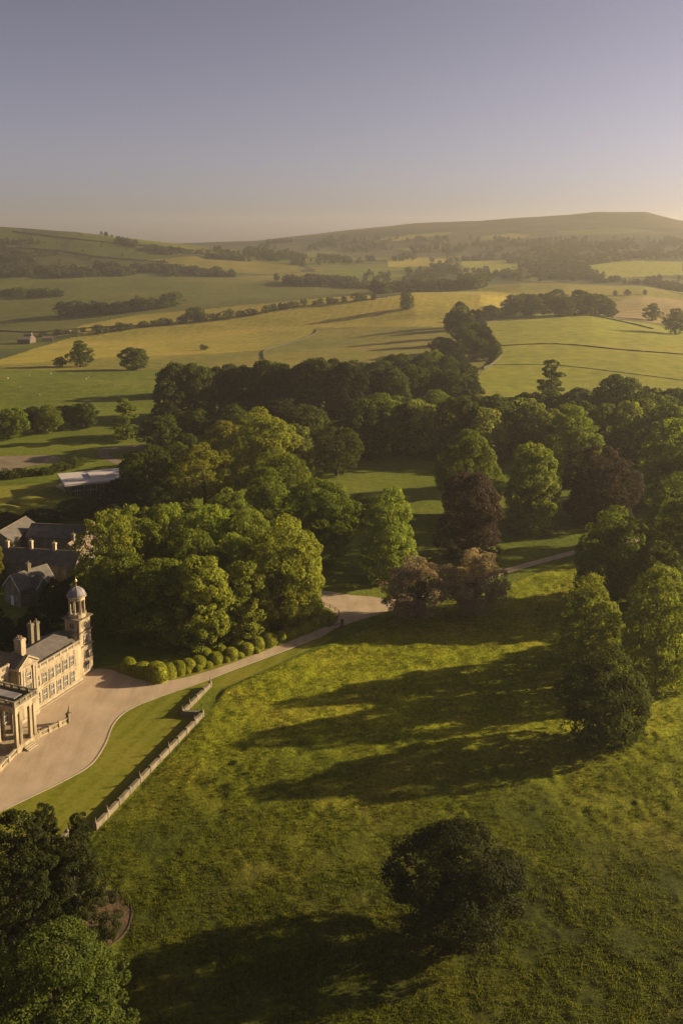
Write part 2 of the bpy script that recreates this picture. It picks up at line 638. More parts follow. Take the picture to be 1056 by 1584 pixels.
# fields, true crop and pasture colours
M['hay'] = grass_mat('hay_stubble', (0.21, 0.19, 0.024), (0.29, 0.243, 0.032), (0.36, 0.275, 0.048), big=0.012, small=0.15, bump=0.6, bdist=1.2, bscale=0.25, rows=(0.15, 9, 0.22, (0.19, 0.15, 0.045)))
M['hay_green'] = grass_mat('grazed_hay', (0.14, 0.138, 0.024), (0.18, 0.165, 0.030), (0.225, 0.185, 0.038), big=0.01, small=0.12, bump=0.6, bdist=1.2, bscale=0.25)
M['pasture_bright'] = grass_mat('bright_pasture', (0.17, 0.195, 0.018), (0.22, 0.225, 0.022), (0.26, 0.24, 0.03), big=0.008, small=0.1, bump=0.5, bdist=1.0, bscale=0.3, rows=(0.05, 14, 0.18, (0.25, 0.22, 0.045)), stretch=(0.4, 1, 1))
M['pasture'] = grass_mat('green_pasture', (0.085, 0.108, 0.009), (0.11, 0.132, 0.012), (0.14, 0.15, 0.018), big=0.01, small=0.12, bump=0.6, bdist=1.2, bscale=0.2)
M['pasture_dull'] = grass_mat('dull_pasture', (0.07, 0.08, 0.012), (0.095, 0.102, 0.015), (0.12, 0.118, 0.02), big=0.008, small=0.1, bump=0.6, bdist=1.5, bscale=0.15)
M['swath'] = grass_mat('hay_rows', (0.25, 0.19, 0.085), (0.29, 0.22, 0.1), (0.32, 0.24, 0.11), big=0.02, small=0.2, bump=0.5, bdist=1.0, bscale=0.3, rows=(1.25, 16, 0.5, (0.17, 0.14, 0.045)))
M['moor'] = grass_mat('moorland', (0.026, 0.029, 0.02), (0.05, 0.05, 0.03), (0.11, 0.098, 0.045), big=0.0035, small=0.02, bump=0.6, bdist=8, bscale=0.02, stretch=(0.5, 1.6, 1))
M['hillgrass'] = patch_mat('hill_fields', [(0.040, 0.052, 0.009), (0.065, 0.078, 0.011), (0.048, 0.055, 0.012), (0.095, 0.10, 0.014), (0.055, 0.068, 0.010), (0.15, 0.13, 0.024), (0.045, 0.056, 0.010)], 120.0)

# ------------------------------------------------------------------ ground
tin = np.linspace(-0.42, 0.42, 470)
tcols = np.concatenate([np.linspace(-1.1, -0.43, 40), tin, np.linspace(0.43, 1.1, 40)])
rows_a = np.concatenate([np.arange(60, 80, 1.0), np.arange(80, 190, 0.36), np.arange(190, 250, 0.5)])
rows_b = np.geomspace(250, 520, 150)[1:]
ys = np.linspace(HORIZ + FPX * 80 / 520, HORIZ + FPX * 80 / 1150, 115)[1:]
rows_c = 80 * FPX / (ys - HORIZ)
rows_d = np.geomspace(1150, 4560, 260)[1:]
drows = np.concatenate([rows_a, rows_b, rows_c, rows_d])
TT, DD = np.meshgrid(tcols, drows)
GX, GY = (TT * DD), DD
GZ = zt(GX.ravel(), GY.ravel()).reshape(GX.shape)
PX, PYY = project(GX, GY, GZ)

# rough tussocks of the meadow: real relief, none on the mown ground round the house
MEADOW = [(150, 1292), (318, 1110), (345, 1068), (430, 1030), (520, 992), (610, 955), (790, 902), (905, 860), (1500, 700),
          (3000, 700), (3000, 4000), (-2500, 4000), (-2500, 1700), (-100, 1560), (60, 1560), (190, 1480), (205, 1420), (175, 1370), (120, 1330)]
mead = in_poly(PX, PYY, MEADOW) & (GY < 300)
mk = mead.astype(float)
for _ in range(3):
    mk[1:-1, 1:-1] = (mk[1:-1, 1:-1] * 2 + mk[:-2, 1:-1] + mk[2:, 1:-1] + mk[1:-1, :-2] + mk[1:-1, 2:]) / 6
mk = np.clip(mk * 2 - 1, 0, 1)
w1, w2 = fbm(GX / 2.0, GY / 2.0, 21, 2), fbm(GX / 2.0, GY / 2.0, 41, 2)
tuss = np.clip(smooth_noise((GX + w1) / 1.15, (GY + w2) / 1.5, 5) * 0.6 + smooth_noise((GX - w2) / 2.3, (GY + w1) / 2.6, 6) * 0.5, 0, 1)
tuss = 0.42 * tuss * (0.5 + 0.8 * smooth_noise(GX / 9, GY / 9, 8))
roll = 0.9 * fbm(GX / 26, GY / 26, 33, 2)
GZ = GZ + mk * (tuss + roll * 0.35 - 0.02)
MEADOW_Z = GZ


def meadow_z(x, y):
    """height of the finished ground mesh near the camera"""
    j = int(np.clip(np.searchsorted(tcols, x / y), 1, len(tcols) - 1))
    i = int(np.clip(np.searchsorted(drows, y), 1, len(drows) - 1))
    return float(min(GZ[i, j], GZ[i - 1, j], GZ[i, j - 1], GZ[i - 1, j - 1]))


# face centres decide which field a piece of ground belongs to
FX = (PX[:-1, :-1] + PX[1:, :-1] + PX[:-1, 1:] + PX[1:, 1:]) / 4
FY = (PYY[:-1, :-1] + PYY[1:, :-1] + PYY[:-1, 1:] + PYY[1:, 1:]) / 4
FD = (GY[:-1, :-1] + GY[1:, 1:]) / 2
FXW = (GX[:-1, :-1] + GX[1:, 1:]) / 2
wob = 2.0 * fbm(FXW / 60, FD / 60, 9, 2)
FYw = FY + wob
regions = [
    # name, label, material, distance range, outline
    ('field', 'golden hay field sweeping up to the rounded brow', 'hay', (560, 2000),
     [(-700, 562), (0, 556), (60, 537), (130, 516), (250, 506), (390, 488), (470, 471), (575, 463), (640, 452), (745, 450), (790, 453), (785, 472), (747, 490), (700, 505), (560, 505), (490, 507), (485, 515), (410, 540), (330, 547), (240, 549), (100, 556), (0, 564), (-700, 575)]),
    ('field', 'greener half mown field below the golden brow, above the dark wood', 'hay_green', (560, 1400),
     [(490, 507), (560, 505), (700, 505), (720, 525), (750, 560), (745, 580), (640, 590), (480, 576), (250, 571), (0, 571), (-700, 581), (-700, 575), (0, 564), (100, 556), (240, 549), (330, 547), (410, 540), (485, 515)]),
    ('field', 'smooth green pasture left of the dark wood', 'pasture', (480, 800),
     [(-700, 581), (0, 571), (250, 571), (275, 580), (262, 600), (262, 640), (0, 640), (-700, 640)]),
    ('field', 'bright yellow green pasture on the round hill beyond the tree belt', 'pasture_bright', (470, 1300),
     [(744, 640), (740, 580), (772, 550), (765, 520), (748, 499), (800, 489), (860, 484), (905, 484), (960, 495), (1056, 510), (1800, 520), (1800, 640)]),
    ('field', 'pale field striped with rows of cut hay', 'swath', (1000, 2400),
     [(948, 468), (985, 459), (1030, 461), (1056, 465), (1800, 470), (1800, 512), (1056, 505), (1000, 498), (950, 494)]),
    ('field', 'yellowing field on the low ridge behind the row of round trees', 'hay_green', (1200, 2600),
     [(738, 452), (742, 440), (760, 434), (860, 436), (960, 438), (1010, 446), (1056, 456), (1800, 456), (1800, 470), (1056, 465), (1030, 461), (985, 459), (948, 468), (950, 494), (905, 484), (860, 484), (790, 487), (785, 470)]),
    ('field', 'wide green pasture under the left hill', 'pasture_dull', (1500, 3300),
     [(-700, 430), (0, 432), (150, 428), (330, 426), (430, 438), (560, 438), (580, 453), (480, 462), (390, 471), (250, 470), (110, 458), (-700, 456)]),
    ('field', 'narrow yellow hay strip beside the slanting hedgerow', 'hay', (900, 2200),
     [(100, 512), (130, 502), (210, 487), (330, 477), (480, 462), (570, 456), (578, 462), (470, 471), (390, 488), (250, 506), (130, 516)]),
    ('field', 'dull green pasture left of the farmhouse', 'pasture_dull', (900, 2400),
     [(-700, 456), (110, 458), (250, 470), (390, 471), (330, 477), (210, 487), (130, 502), (100, 512), (60, 537), (0, 556), (-700, 562)]),
    ('field', 'small bright hay field far off in the middle of the valley', 'hay', (2600, 5000), [(598, 399), (690, 399), (690, 412), (600, 413)]),
    ('field', 'far green pasture beyond the golden brow', 'pasture', (2000, 4000), [(500, 414), (640, 414), (650, 432), (600, 445), (500, 440)]),
    ('field', 'far pasture left of the big wood', 'pasture_bright', (2400, 5000), [(715, 404), (800, 402), (800, 424), (715, 424)]),
    ('field', 'far pasture in front of the big wood', 'pasture_bright', (2400, 5000), [(905, 410), (985, 402), (1056, 405), (1056, 424), (930, 430)]),
    ('field', 'pale far field on the slope under the moor', 'hay_green', (4700, 7300), [(738, 366), (790, 361), (822, 363), (812, 367), (745, 371)]),
    ('field', 'small far pasture below the long ridge', 'pasture_bright', (4300, 7300), [(610, 384), (690, 379), (700, 384), (640, 389)]),
    ('field', 'far dull pasture under the flat summit', 'pasture_dull', (4700, 7300), [(860, 357), (960, 352), (1010, 356), (960, 361), (870, 363)]),
    ('field', 'tawny strip high on the long ridge', 'hay_green', (4700, 7300), [(560, 372), (640, 362), (700, 358), (690, 363), (600, 374)]),
    ('field', 'dull far pasture at the foot of the long ridge', 'pasture_dull', (3800, 7300), [(420, 392), (520, 388), (570, 391), (520, 398), (430, 398)]),
    ('field', 'thin pasture strip behind the low ridge', 'pasture', (2200, 4000), [(820, 428), (900, 424), (905, 434), (820, 436)]),
]
reg = np.full(FX.shape, -1)
for i, (_, _, _, (d0, d1), poly) in enumerate(regions):
    ins = in_poly(FX, FYw, poly) & (FD > far_d(d0)) & (FD < far_d(d1)) & (reg < 0)
    reg[ins] = i
nreg = len(regions)
extra = [
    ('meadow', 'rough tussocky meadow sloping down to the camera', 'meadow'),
    ('parkland', 'shaded mown parkland grass between the trees', 'park'),
    ('hills', 'green hillside and valley pastures behind the hay fields', 'hillgrass'),
    ('moor', 'brown flat topped moorland hill on the horizon', 'moor'),
]
left = reg < 0
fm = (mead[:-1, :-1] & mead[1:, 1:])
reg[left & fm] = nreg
left = reg < 0
reg[left & (FD < 560)] = nreg + 1
left = reg < 0
moor = (FD > far_d(5000)) | ((FD > far_d(4700)) & (FXW > -100))
reg[left & moor] = nreg + 3
reg[reg < 0] = nreg + 2
ncol = len(tcols)
idx = np.arange(GX.size).reshape(GX.shape)
quads = np.stack([idx[:-1, :-1], idx[:-1, 1:], idx[1:, 1:], idx[1:, :-1]], -1)
allv = np.stack([GX.ravel(), GY.ravel(), GZ.ravel()], -1)
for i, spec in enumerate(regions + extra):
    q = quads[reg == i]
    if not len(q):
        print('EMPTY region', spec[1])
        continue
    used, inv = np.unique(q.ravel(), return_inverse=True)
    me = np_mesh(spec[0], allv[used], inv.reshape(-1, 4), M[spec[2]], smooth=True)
    if spec[0] == 'meadow':          # painted light falloff: brightened by the drive, darkened low down, patchy between
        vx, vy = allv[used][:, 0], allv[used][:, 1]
        dry = np.clip((vy - 104) / 46, 0, 1) + 0.75 * fbm(vx / 22, vy / 22, 61, 4) + 0.35 * fbm(vx / 5, vy / 5, 71, 3) - 0.06  # weight of the painted light falloff, not dryness
        at = me.attributes.new('painted_falloff', 'FLOAT', 'POINT')
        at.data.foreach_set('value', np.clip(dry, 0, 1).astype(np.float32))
    tag(link(bpy.data.objects.new(spec[0], me)), spec[1], None, None, 'structure')


def sheet(name, px_poly, z, mat, label, kind='structure'):
    """flat piece of ground bounded by an outline on the level park floor"""
    bm = bmesh.new()
    vs = []
    for x, y in px_poly:
        d = ray(x, y)
        Y0 = (z - CAM_H) / d[2]
        vs.append(bm.verts.new((d[0] * Y0, Y0, z)))
    f = bm.faces.new(vs)
    if f.normal.z < 0 or f.calc_area() and (f.normal_update() or f.normal.z < 0):
        f.normal_flip()
    bmesh.ops.triangulate(bm, faces=[f])
    me = bpy.data.meshes.new(name)
    bm.to_mesh(me)
    bm.free()
    me.materials.append(mat)
    o = link(bpy.data.objects.new(name, me))
    return tag(o, label, None, None, kind)


def spline(pts, n=6):
    """Catmull-Rom through picture points"""
    P = [np.array(p, float) for p in pts]
    P = [2 * P[0] - P[1]] + P + [2 * P[-1] - P[-2]]
    out = []
    for i in range(1, len(P) - 2):
        for k in range(n):
            t = k / n
            a, b, c, d = P[i - 1], P[i], P[i + 1], P[i + 2]
            out.append(0.5 * ((2 * b) + (-a + c) * t + (2 * a - 5 * b + 4 * c - d) * t * t + (-a + 3 * b - 3 * c + d) * t ** 3))
    out.append(P[-2])
    return out


def flat(x, y, z=0.0):
    d = ray(x, y)
    Y0 = (z - CAM_H) / d[2]
    return Vector((d[0] * Y0, Y0, z))


edge_low = spline([(-140, 1318), (0, 1256), (45, 1235), (100, 1208), (140, 1184), (162, 1153), (176, 1120), (200, 1098), (245, 1079), (300, 1060), (360, 1037), (430, 1011), (500, 984)])
edge_up = spline([(500, 971), (430, 999), (350, 1029), (295, 1046), (250, 1054), (215, 1051), (190, 1043), (172, 1036)])
sheet('drive', edge_low + [np.array(p) for p in [(518, 972), (512, 966)]] + edge_up + [np.array(p) for p in [(150, 1034), (126, 1040), (100, 1045), (40, 1080), (-140, 1180)]],
      0.03, M['gravel'], 'pale gravel forecourt and drive curving past the house')
junction = spline([(518, 972), (545, 963), (590, 949), (612, 941), (660, 926)]) + spline([(660, 917), (612, 927), (575, 923), (540, 920), (505, 914), (478, 914), (440, 905)]) + \
    spline([(440, 925), (478, 931), (503, 939), (519, 950), (522, 960), (512, 966)])
sheet('drive', junction, 0.034, M['gravel'], 'gravel road junction outside the gate posts')
sheet('path', spline([(655, 927), (720, 908), (780, 888), (850, 868), (915, 851), (1000, 836)]) + spline([(1000, 830), (915, 845), (850, 861), (780, 880), (720, 899), (655, 916)]),
      0.026, M['gravel'], 'narrow gravel path running off between the park trees')
sheet('lawn', [tuple(p) for p in edge_low[:60]] + [(340, 1047), (326, 1062), (284, 1106), (314, 1109), (150, 1286), (90, 1335), (-140, 1400)], 0.012, M['lawn'],
      'smooth mown lawn between the gravel and the stone wall')
sheet('lawn', [(300, 1062), (360, 1039), (430, 1013), (505, 984), (520, 985), (440, 1022), (350, 1062), (326, 1066)], 0.018, M['lawn'], 'thin mown verge between the drive and the meadow')
sheet('lawn', [tuple(p) for p in spline([(150, 1034), (172, 1036), (190, 1043), (215, 1051), (250, 1054), (295, 1046), (350, 1029), (430, 999), (500, 971), (512, 966), (522, 960), (519, 950), (503, 939), (478, 931)])] + [(440, 940), (330, 1005), (220, 1018)],
      0.008, M['lawn'], 'grass border under the clipped yew domes')
bed_edge = spline([(185, 1372), (199, 1390), (204, 1412), (198, 1437), (180, 1457), (150, 1470), (100, 1490)])
sheet('flower_bed', bed_edge + [np.array(p) for p in [(0, 1530), (-60, 1480), (60, 1400)]], 0.05, M['soil'], 'curved bed of brown bark mulch beside the dark evergreens')
M['earth'] = plain_mat('bare_earth', (0.13, 0.1, 0.065), (0.22, 0.165, 0.11), 0.15, 0.95, 0.4, 0.05, fine=1.5)
sheet('path', spline([(-60, 742), (0, 733), (40, 722), (80, 716), (95, 711)]) + spline([(90, 706), (60, 704), (0, 706), (-60, 708)]), 0.03, M['earth'], 'curved earth terrace at the walled garden')
sheet('path', spline([(190, 722), (165, 712), (150, 703), (155, 695), (185, 690), (240, 687), (300, 687)]) + spline([(300, 691), (240, 692), (190, 695), (170, 699), (170, 705), (190, 714)]), 0.03, M['earth'], 'grey brown track loop behind the flat roofed pavilion')
sheet('lawn', [(-60, 800), (-60, 758), (0, 752), (60, 748), (110, 752), (128, 768), (100, 790), (40, 800)], 0.02, M['lawn'], 'sunlit garden lawn with earth mounds near the pavilion')
sheet('path', [(85, 752), (112, 742), (135, 752), (128, 768), (100, 760)], 0.028, M['gravel'], 'small paved terrace in front of the pavilion')


def ribbon(name, pts, w, h, mat, z0=0.0, parent=None, jag=0.0):
    """upright band of width w and height h along world points"""
    mb = MB()
    n = len(pts)
    vs = []
    for i, p in enumerate(pts):
        a = pts[max(i - 1, 0)]
        b = pts[min(i + 1, n - 1)]
        t = Vector((b.x - a.x, b.y - a.y, 0)).normalized()
        s = Vector((-t.y, t.x, 0)) * (w / 2)
        hh = h * (1 + random.uniform(-jag, jag))
        q = Vector((p.x, p.y, p.z + z0))
        vs += [q + s, q - s, q - s + Vector((0, 0, hh)), q + s + Vector((0, 0, hh))]
    fs = []
    for i in range(n - 1):
        o = i * 4
        for k in range(4):
            fs.append((o + k, o + (k + 1) % 4, o + 4 + (k + 1) % 4, o + 4 + k))
    fs += [(3, 2, 1, 0), tuple((n - 1) * 4 + k for k in range(4))]
    mb.add(vs, fs)
    return mb.build(name, mat, parent)


tag(ribbon('kerb', [flat(*p) for p in edge_low], 0.22, 0.1, M['kerb'], 0.0), 'pale stone edging along the curve of the forecourt', None, None, 'structure')
tag(ribbon('kerb', [flat(*p) for p in bed_edge], 0.16, 0.12, M['wood'], 0.0), 'dark timber edging round the mulch bed', None, None, 'structure')

# ------------------------------------------------------------------ trees
def lobes_to_leaves(lobes, n, size, rg, inner=0.08, flat_n=0.42, up=0.25, aspect=0.75, hang=0.0, sub=11):
    """n leaf sprays over a crown of ellipsoid boughs (cx,cy,cz,rx,ry,rz), each bough carrying smaller tufts"""
    L = np.array(lobes, float)
    boughs = L
    if sub:
        S = []
        for l in L:
            d = rg.normal(size=(sub, 3))
            d[:, 2] += 0.3
            d /= np.linalg.norm(d, axis=1, keepdims=True)
            rr = l[3:6] * rg.uniform(0.34, 0.58, (sub, 1))
            S.append(np.concatenate([l[:3] + d * l[3:6] * 0.78, rr], 1))
        L = np.concatenate(S)
    area = (L[:, 3] * L[:, 4] + L[:, 4] * L[:, 5] + L[:, 3] * L[:, 5])
    P, Nn = [], []
    got = 0
    while got < n:
        m = n
        pick = rg.choice(len(L), m, p=area / area.sum())
        c, r = L[pick, :3], L[pick, 3:6]
        d = rg.normal(size=(m, 3))
        d /= np.linalg.norm(d, axis=1, keepdims=True)
        rad = 1 - np.abs(rg.normal(0, 0.13, m))
        p = c + d * r * rad[:, None]
        keep = np.ones(m, bool)
        for b in boughs:                      # few leaves grow deep inside the boughs
            q = (((p - b[:3]) / b[3:6]) ** 2).sum(1)
            keep &= (q > 0.62) | (rg.random(m) < inner)
        P.append(p[keep])
        Nn.append(d[keep])
        got += int(keep.sum())
    p, d = np.concatenate(P)[:n], np.concatenate(Nn)[:n]
    nrm = d + rg.normal(0, flat_n, (n, 3)) + np.array([0, 0, up])
    nrm /= np.linalg.norm(nrm, axis=1, keepdims=True)
    a = np.cross(nrm, rg.normal(size=(n, 3)))
    a /= np.linalg.norm(a, axis=1, keepdims=True)
    if hang:
        dn = np.array([0, 0, -1.0]) - nrm * (-nrm[:, 2:3])
        a = a * (1 - hang) + dn * hang
        a /= np.linalg.norm(a, axis=1, keepdims=True) + 1e-9
    b = np.cross(nrm, a)
    s = size * rg.uniform(0.55, 1.35, n)[:, None]
    cup = nrm * s * 0.25
    v = np.stack([p - a * s, p - b * s * aspect + cup, p + a * s, p + b * s * aspect + cup], 1).reshape(-1, 3)
    f = np.arange(4 * n).reshape(n, 4)
    return v, f


def make_lobes(rg, shape, n, rmin, rmax, sub=0):
    """shape(h01) -> radius of the crown at height fraction; lobes sit near its surface"""
    lobes = []
    for i in range(n):
        for _ in range(60):
            h = rg.uniform(0, 1)
            if rg.random() < shape(h)[0] / 0.5 + 0.1:
                break
        rad, z = shape(h)
        a = rg.uniform(0, 2 * math.pi)
        rr = rg.uniform(rmin, rmax)
        q = max(rad - rr * 0.8, 0) * rg.uniform(0.6, 1.0)
        lobes.append((q * math.cos(a), q * math.sin(a), z, rr * rg.uniform(0.9, 1.2), rr * rg.uniform(0.9, 1.2), rr * rg.uniform(0.7, 1.0)))
    return lobes


def profile(pts):
    hs = np.array([p[0] for p in pts])
    rs = np.array([p[1] for p in pts])
    z0, z1 = pts[0][0], pts[-1][0]
    return lambda h: (float(np.interp(z0 + h * (z1 - z0), hs, rs)), z0 + h * (z1 - z0))


def trunk_mesh(rg, name, lobes, base_r=0.028, fork=0.3, nl=9, lean=0.0, top=0.75):
    mb = MB()
    tp = Vector((lean, 0, fork))
    mb.tube((0, 0, -0.02), (0, 0, 0.03), base_r * 1.5, base_r * 1.05, 8)
    mb.tube((0, 0, 0.03), tp, base_r * 1.05, base_r * 0.8, 8)
    mb.tube(tp, (lean * 1.6, 0.01, top), base_r * 0.8, base_r * 0.25, 7)
    idxs = rg.choice(len(lobes), min(nl, len(lobes)), replace=False)
    for k in idxs:
        c = Vector(lobes[k][:3])
        st = tp.lerp(Vector((lean * 1.6, 0.01, top)), rg.uniform(0, 0.6))
        if c.z < st.z:
            st = Vector((0, 0, max(0.06, c.z - 0.1)))
        mid = st.lerp(c, 0.5) + Vector((0, 0, 0.03))
        mb.tube(st, mid, base_r * 0.45, base_r * 0.3, 6)
        mb.tube(mid, c, base_r * 0.3, base_r * 0.1, 5)
    return mb.mesh(name, M['bark'])


PROTO = {}          # kind -> list of (crown mesh, trunk mesh), height 1, natural half width w


def add_proto(kind, prof, nlobes, rmin, rmax, nleaf, size, seed, width, **kw):
    rg = np.random.default_rng(seed)
    tk = {k: kw.pop(k) for k in ('base_r', 'fork', 'nl', 'lean', 'top') if k in kw}
    lob = make_lobes(rg, profile(prof), nlobes, rmin, rmax)
    core = kw.pop('core', None)
    if core:
        lob += core
    v, f = lobes_to_leaves(lob, nleaf, size, rg, **kw)
    v[:, 2] = np.maximum(v[:, 2], 0.004 + 0.01 * rg.random(len(v)))
    top = v[:, 2].max()
    v = v / top
    half = np.percentile(np.hypot(v[:, 0], v[:, 1]), 97)
    cm = np_mesh('crown', v, f, M['leaf'])
    tm = trunk_mesh(rg, 'trunk', lob, **tk)
    PROTO.setdefault(kind, []).append((cm, tm, half))


oak_p = [(0.10, 0.18), (0.22, 0.36), (0.45, 0.46), (0.65, 0.44), (0.82, 0.32), (0.93, 0.12)]
lime_p = [(0.03, 0.20), (0.15, 0.27), (0.4, 0.31), (0.62, 0.29), (0.8, 0.22), (0.94, 0.08)]
beech_p = [(0.04, 0.3), (0.2, 0.42), (0.45, 0.48), (0.68, 0.42), (0.85, 0.28), (0.95, 0.1)]
col_p = [(0.08, 0.1), (0.25, 0.2), (0.5, 0.24), (0.75, 0.2), (0.95, 0.06)]
bush_p = [(0.06, 0.4), (0.3, 0.55), (0.6, 0.5), (0.85, 0.3), (0.95, 0.1)]
for s in range(3):
    add_proto('oak', oak_p, 56, 0.10, 0.19, 30000, 0.0112, 100 + s, 0.46)
    add_proto('lime', lime_p, 60, 0.08, 0.15, 26000, 0.0108, 120 + s, 0.32, hang=0.35)
for s in range(2):
    add_proto('beech', beech_p, 84, 0.09, 0.16, 32000, 0.0112, 140 + s, 0.46)
    add_proto('ash', oak_p, 80, 0.05, 0.10, 20000, 0.0105, 160 + s, 0.42, hang=0.25, flat_n=0.8)
    add_proto('mid', oak_p, 52, 0.11, 0.19, 9000, 0.020, 180 + s, 0.46)
    add_proto('midcol', lime_p, 40, 0.09, 0.15, 6000, 0.020, 190 + s, 0.32)
    add_proto('bush', bush_p, 30, 0.13, 0.24, 3500, 0.03, 200 + s, 0.5)
for s in range(3):
    add_proto('far', beech_p, 22, 0.14, 0.24, 900, 0.05, 220 + s, 0.46)
add_proto('near_oak', oak_p, 70, 0.09, 0.17, 46000, 0.0092, 105, 0.46)
add_proto('near_oak', oak_p, 60, 0.10, 0.19, 46000, 0.0092, 106, 0.46)
add_proto('field_oak', [(0.16, 0.2), (0.25, 0.42), (0.45, 0.5), (0.7, 0.42), (0.88, 0.26), (0.96, 0.1)], 34, 0.10, 0.17, 6000, 0.021, 230, 0.5, base_r=0.035)
add_proto('sparse', [(0.08, 0.25), (0.25, 0.42), (0.5, 0.5), (0.75, 0.42), (0.95, 0.12)], 60, 0.07, 0.13, 34000, 0.0095, 240, 0.5, inner=0.35, flat_n=1.2, nl=44, base_r=0.022, fork=0.16)
# tiered pine with gaps between its plates of needles
rg = np.random.default_rng(250)
pl = []
for k, zz in enumerate((0.18, 0.33, 0.46, 0.6, 0.73, 0.86, 0.94)):
    for j in range(3):
        a = rg.uniform(0, 6.28)
        q = rg.uniform(0.04, 0.2) * (1.1 - zz * 0.7)
        pl.append((q * math.cos(a), q * math.sin(a), zz + rg.uniform(-0.03, 0.03), 0.14 * (1.2 - zz * .7), 0.14 * (1.2 - zz * .7), 0.06))
v, f = lobes_to_leaves(pl, 7000, 0.014, rg, hang=0.2)
v /= v[:, 2].max()
PROTO['pine'] = [(np_mesh('crown', v, f, M['leaf']), trunk_mesh(rg, 'trunk', pl, 0.02, 0.3, 14, top=0.93), np.percentile(np.hypot(v[:, 0], v[:, 1]), 97))]
# dark layered yew / cedar
for s in range(2):
    rg = np.random.default_rng(260 + s)
    pl = []
    for j in range(120):
        zz = rg.uniform(0.05, 0.95)
        a = rg.uniform(0, 6.28)
        q = (0.48 * (1 - zz ** 2.2) + 0.04) * rg.uniform(0.35, 1.0)
        pl.append((q * math.cos(a), q * math.sin(a), zz, 0.11, 0.11, 0.045))
    v, f = lobes_to_leaves(pl, 42000, 0.0088, rg, up=0.5, sub=6)
    v[:, 2] = np.maximum(v[:, 2], 0.004)
    v /= v[:, 2].max()
    PROTO.setdefault('yew', []).append((np_mesh('crown', v, f, M['leaf']), trunk_mesh(rg, 'trunk', pl, 0.03, 0.2, 16, top=0.9), np.percentile(np.hypot(v[:, 0], v[:, 1]), 97)))

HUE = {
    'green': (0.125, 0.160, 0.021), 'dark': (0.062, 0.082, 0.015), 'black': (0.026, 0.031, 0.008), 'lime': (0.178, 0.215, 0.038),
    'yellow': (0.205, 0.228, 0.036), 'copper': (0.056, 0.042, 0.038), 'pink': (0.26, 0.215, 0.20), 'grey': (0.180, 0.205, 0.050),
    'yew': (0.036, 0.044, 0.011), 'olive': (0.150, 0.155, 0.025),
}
tree_i = [0]


def tree_at(name, pos, height, width, kind, hue, label, cat='tree', group=None, rz=None):
    tree_i[0] += 1
    i = tree_i[0]
    rl = random.Random(i * 7919)
    cm, tm, half = PROTO[kind][i % len(PROTO[kind])]
    root = empty(name, pos, rl.uniform(0, 6.28) if rz is None else rz)
    tag(root, label, cat, group)
    sx = width / 2 / half * 1.12
    c = bpy.data.objects.new('crown', cm)
    base = HUE[hue]
    k = rl.uniform(0.88, 1.14)
    g = rl.uniform(0.94, 1.06)
    c.color = (base[0] * k, base[1] * k * g, base[2] * k, 1)
    link(c, root)
    c.scale = (sx * rl.uniform(0.94, 1.06), sx * rl.uniform(0.94, 1.06), height)
    t = bpy.data.objects.new('trunk', tm)
    link(t, root)
    t.scale = c.scale
    return root


def tree(name, x, yb, yt, w, kind, hue, label, group=None, cat='tree', near=False):
    """x, foot row, top row and crown width as read off the photograph; turned into a place and a size in metres"""
    p = G(x, yb)
    ztop = CAM_H + p.y * float(row_slope(yt))
    # the crown's highest visible point lies over the foot
    h = ztop - p.z
    depth = p.y * CP - (p.z + h * .5 - CAM_H) * SP
    wid = w * depth / FPX
    if p.y < 300:
        p.z = meadow_z(p.x, p.y)
    p.z -= 0.05
    return tree_at(name, p, h, wid, kind, hue, label, cat, group)


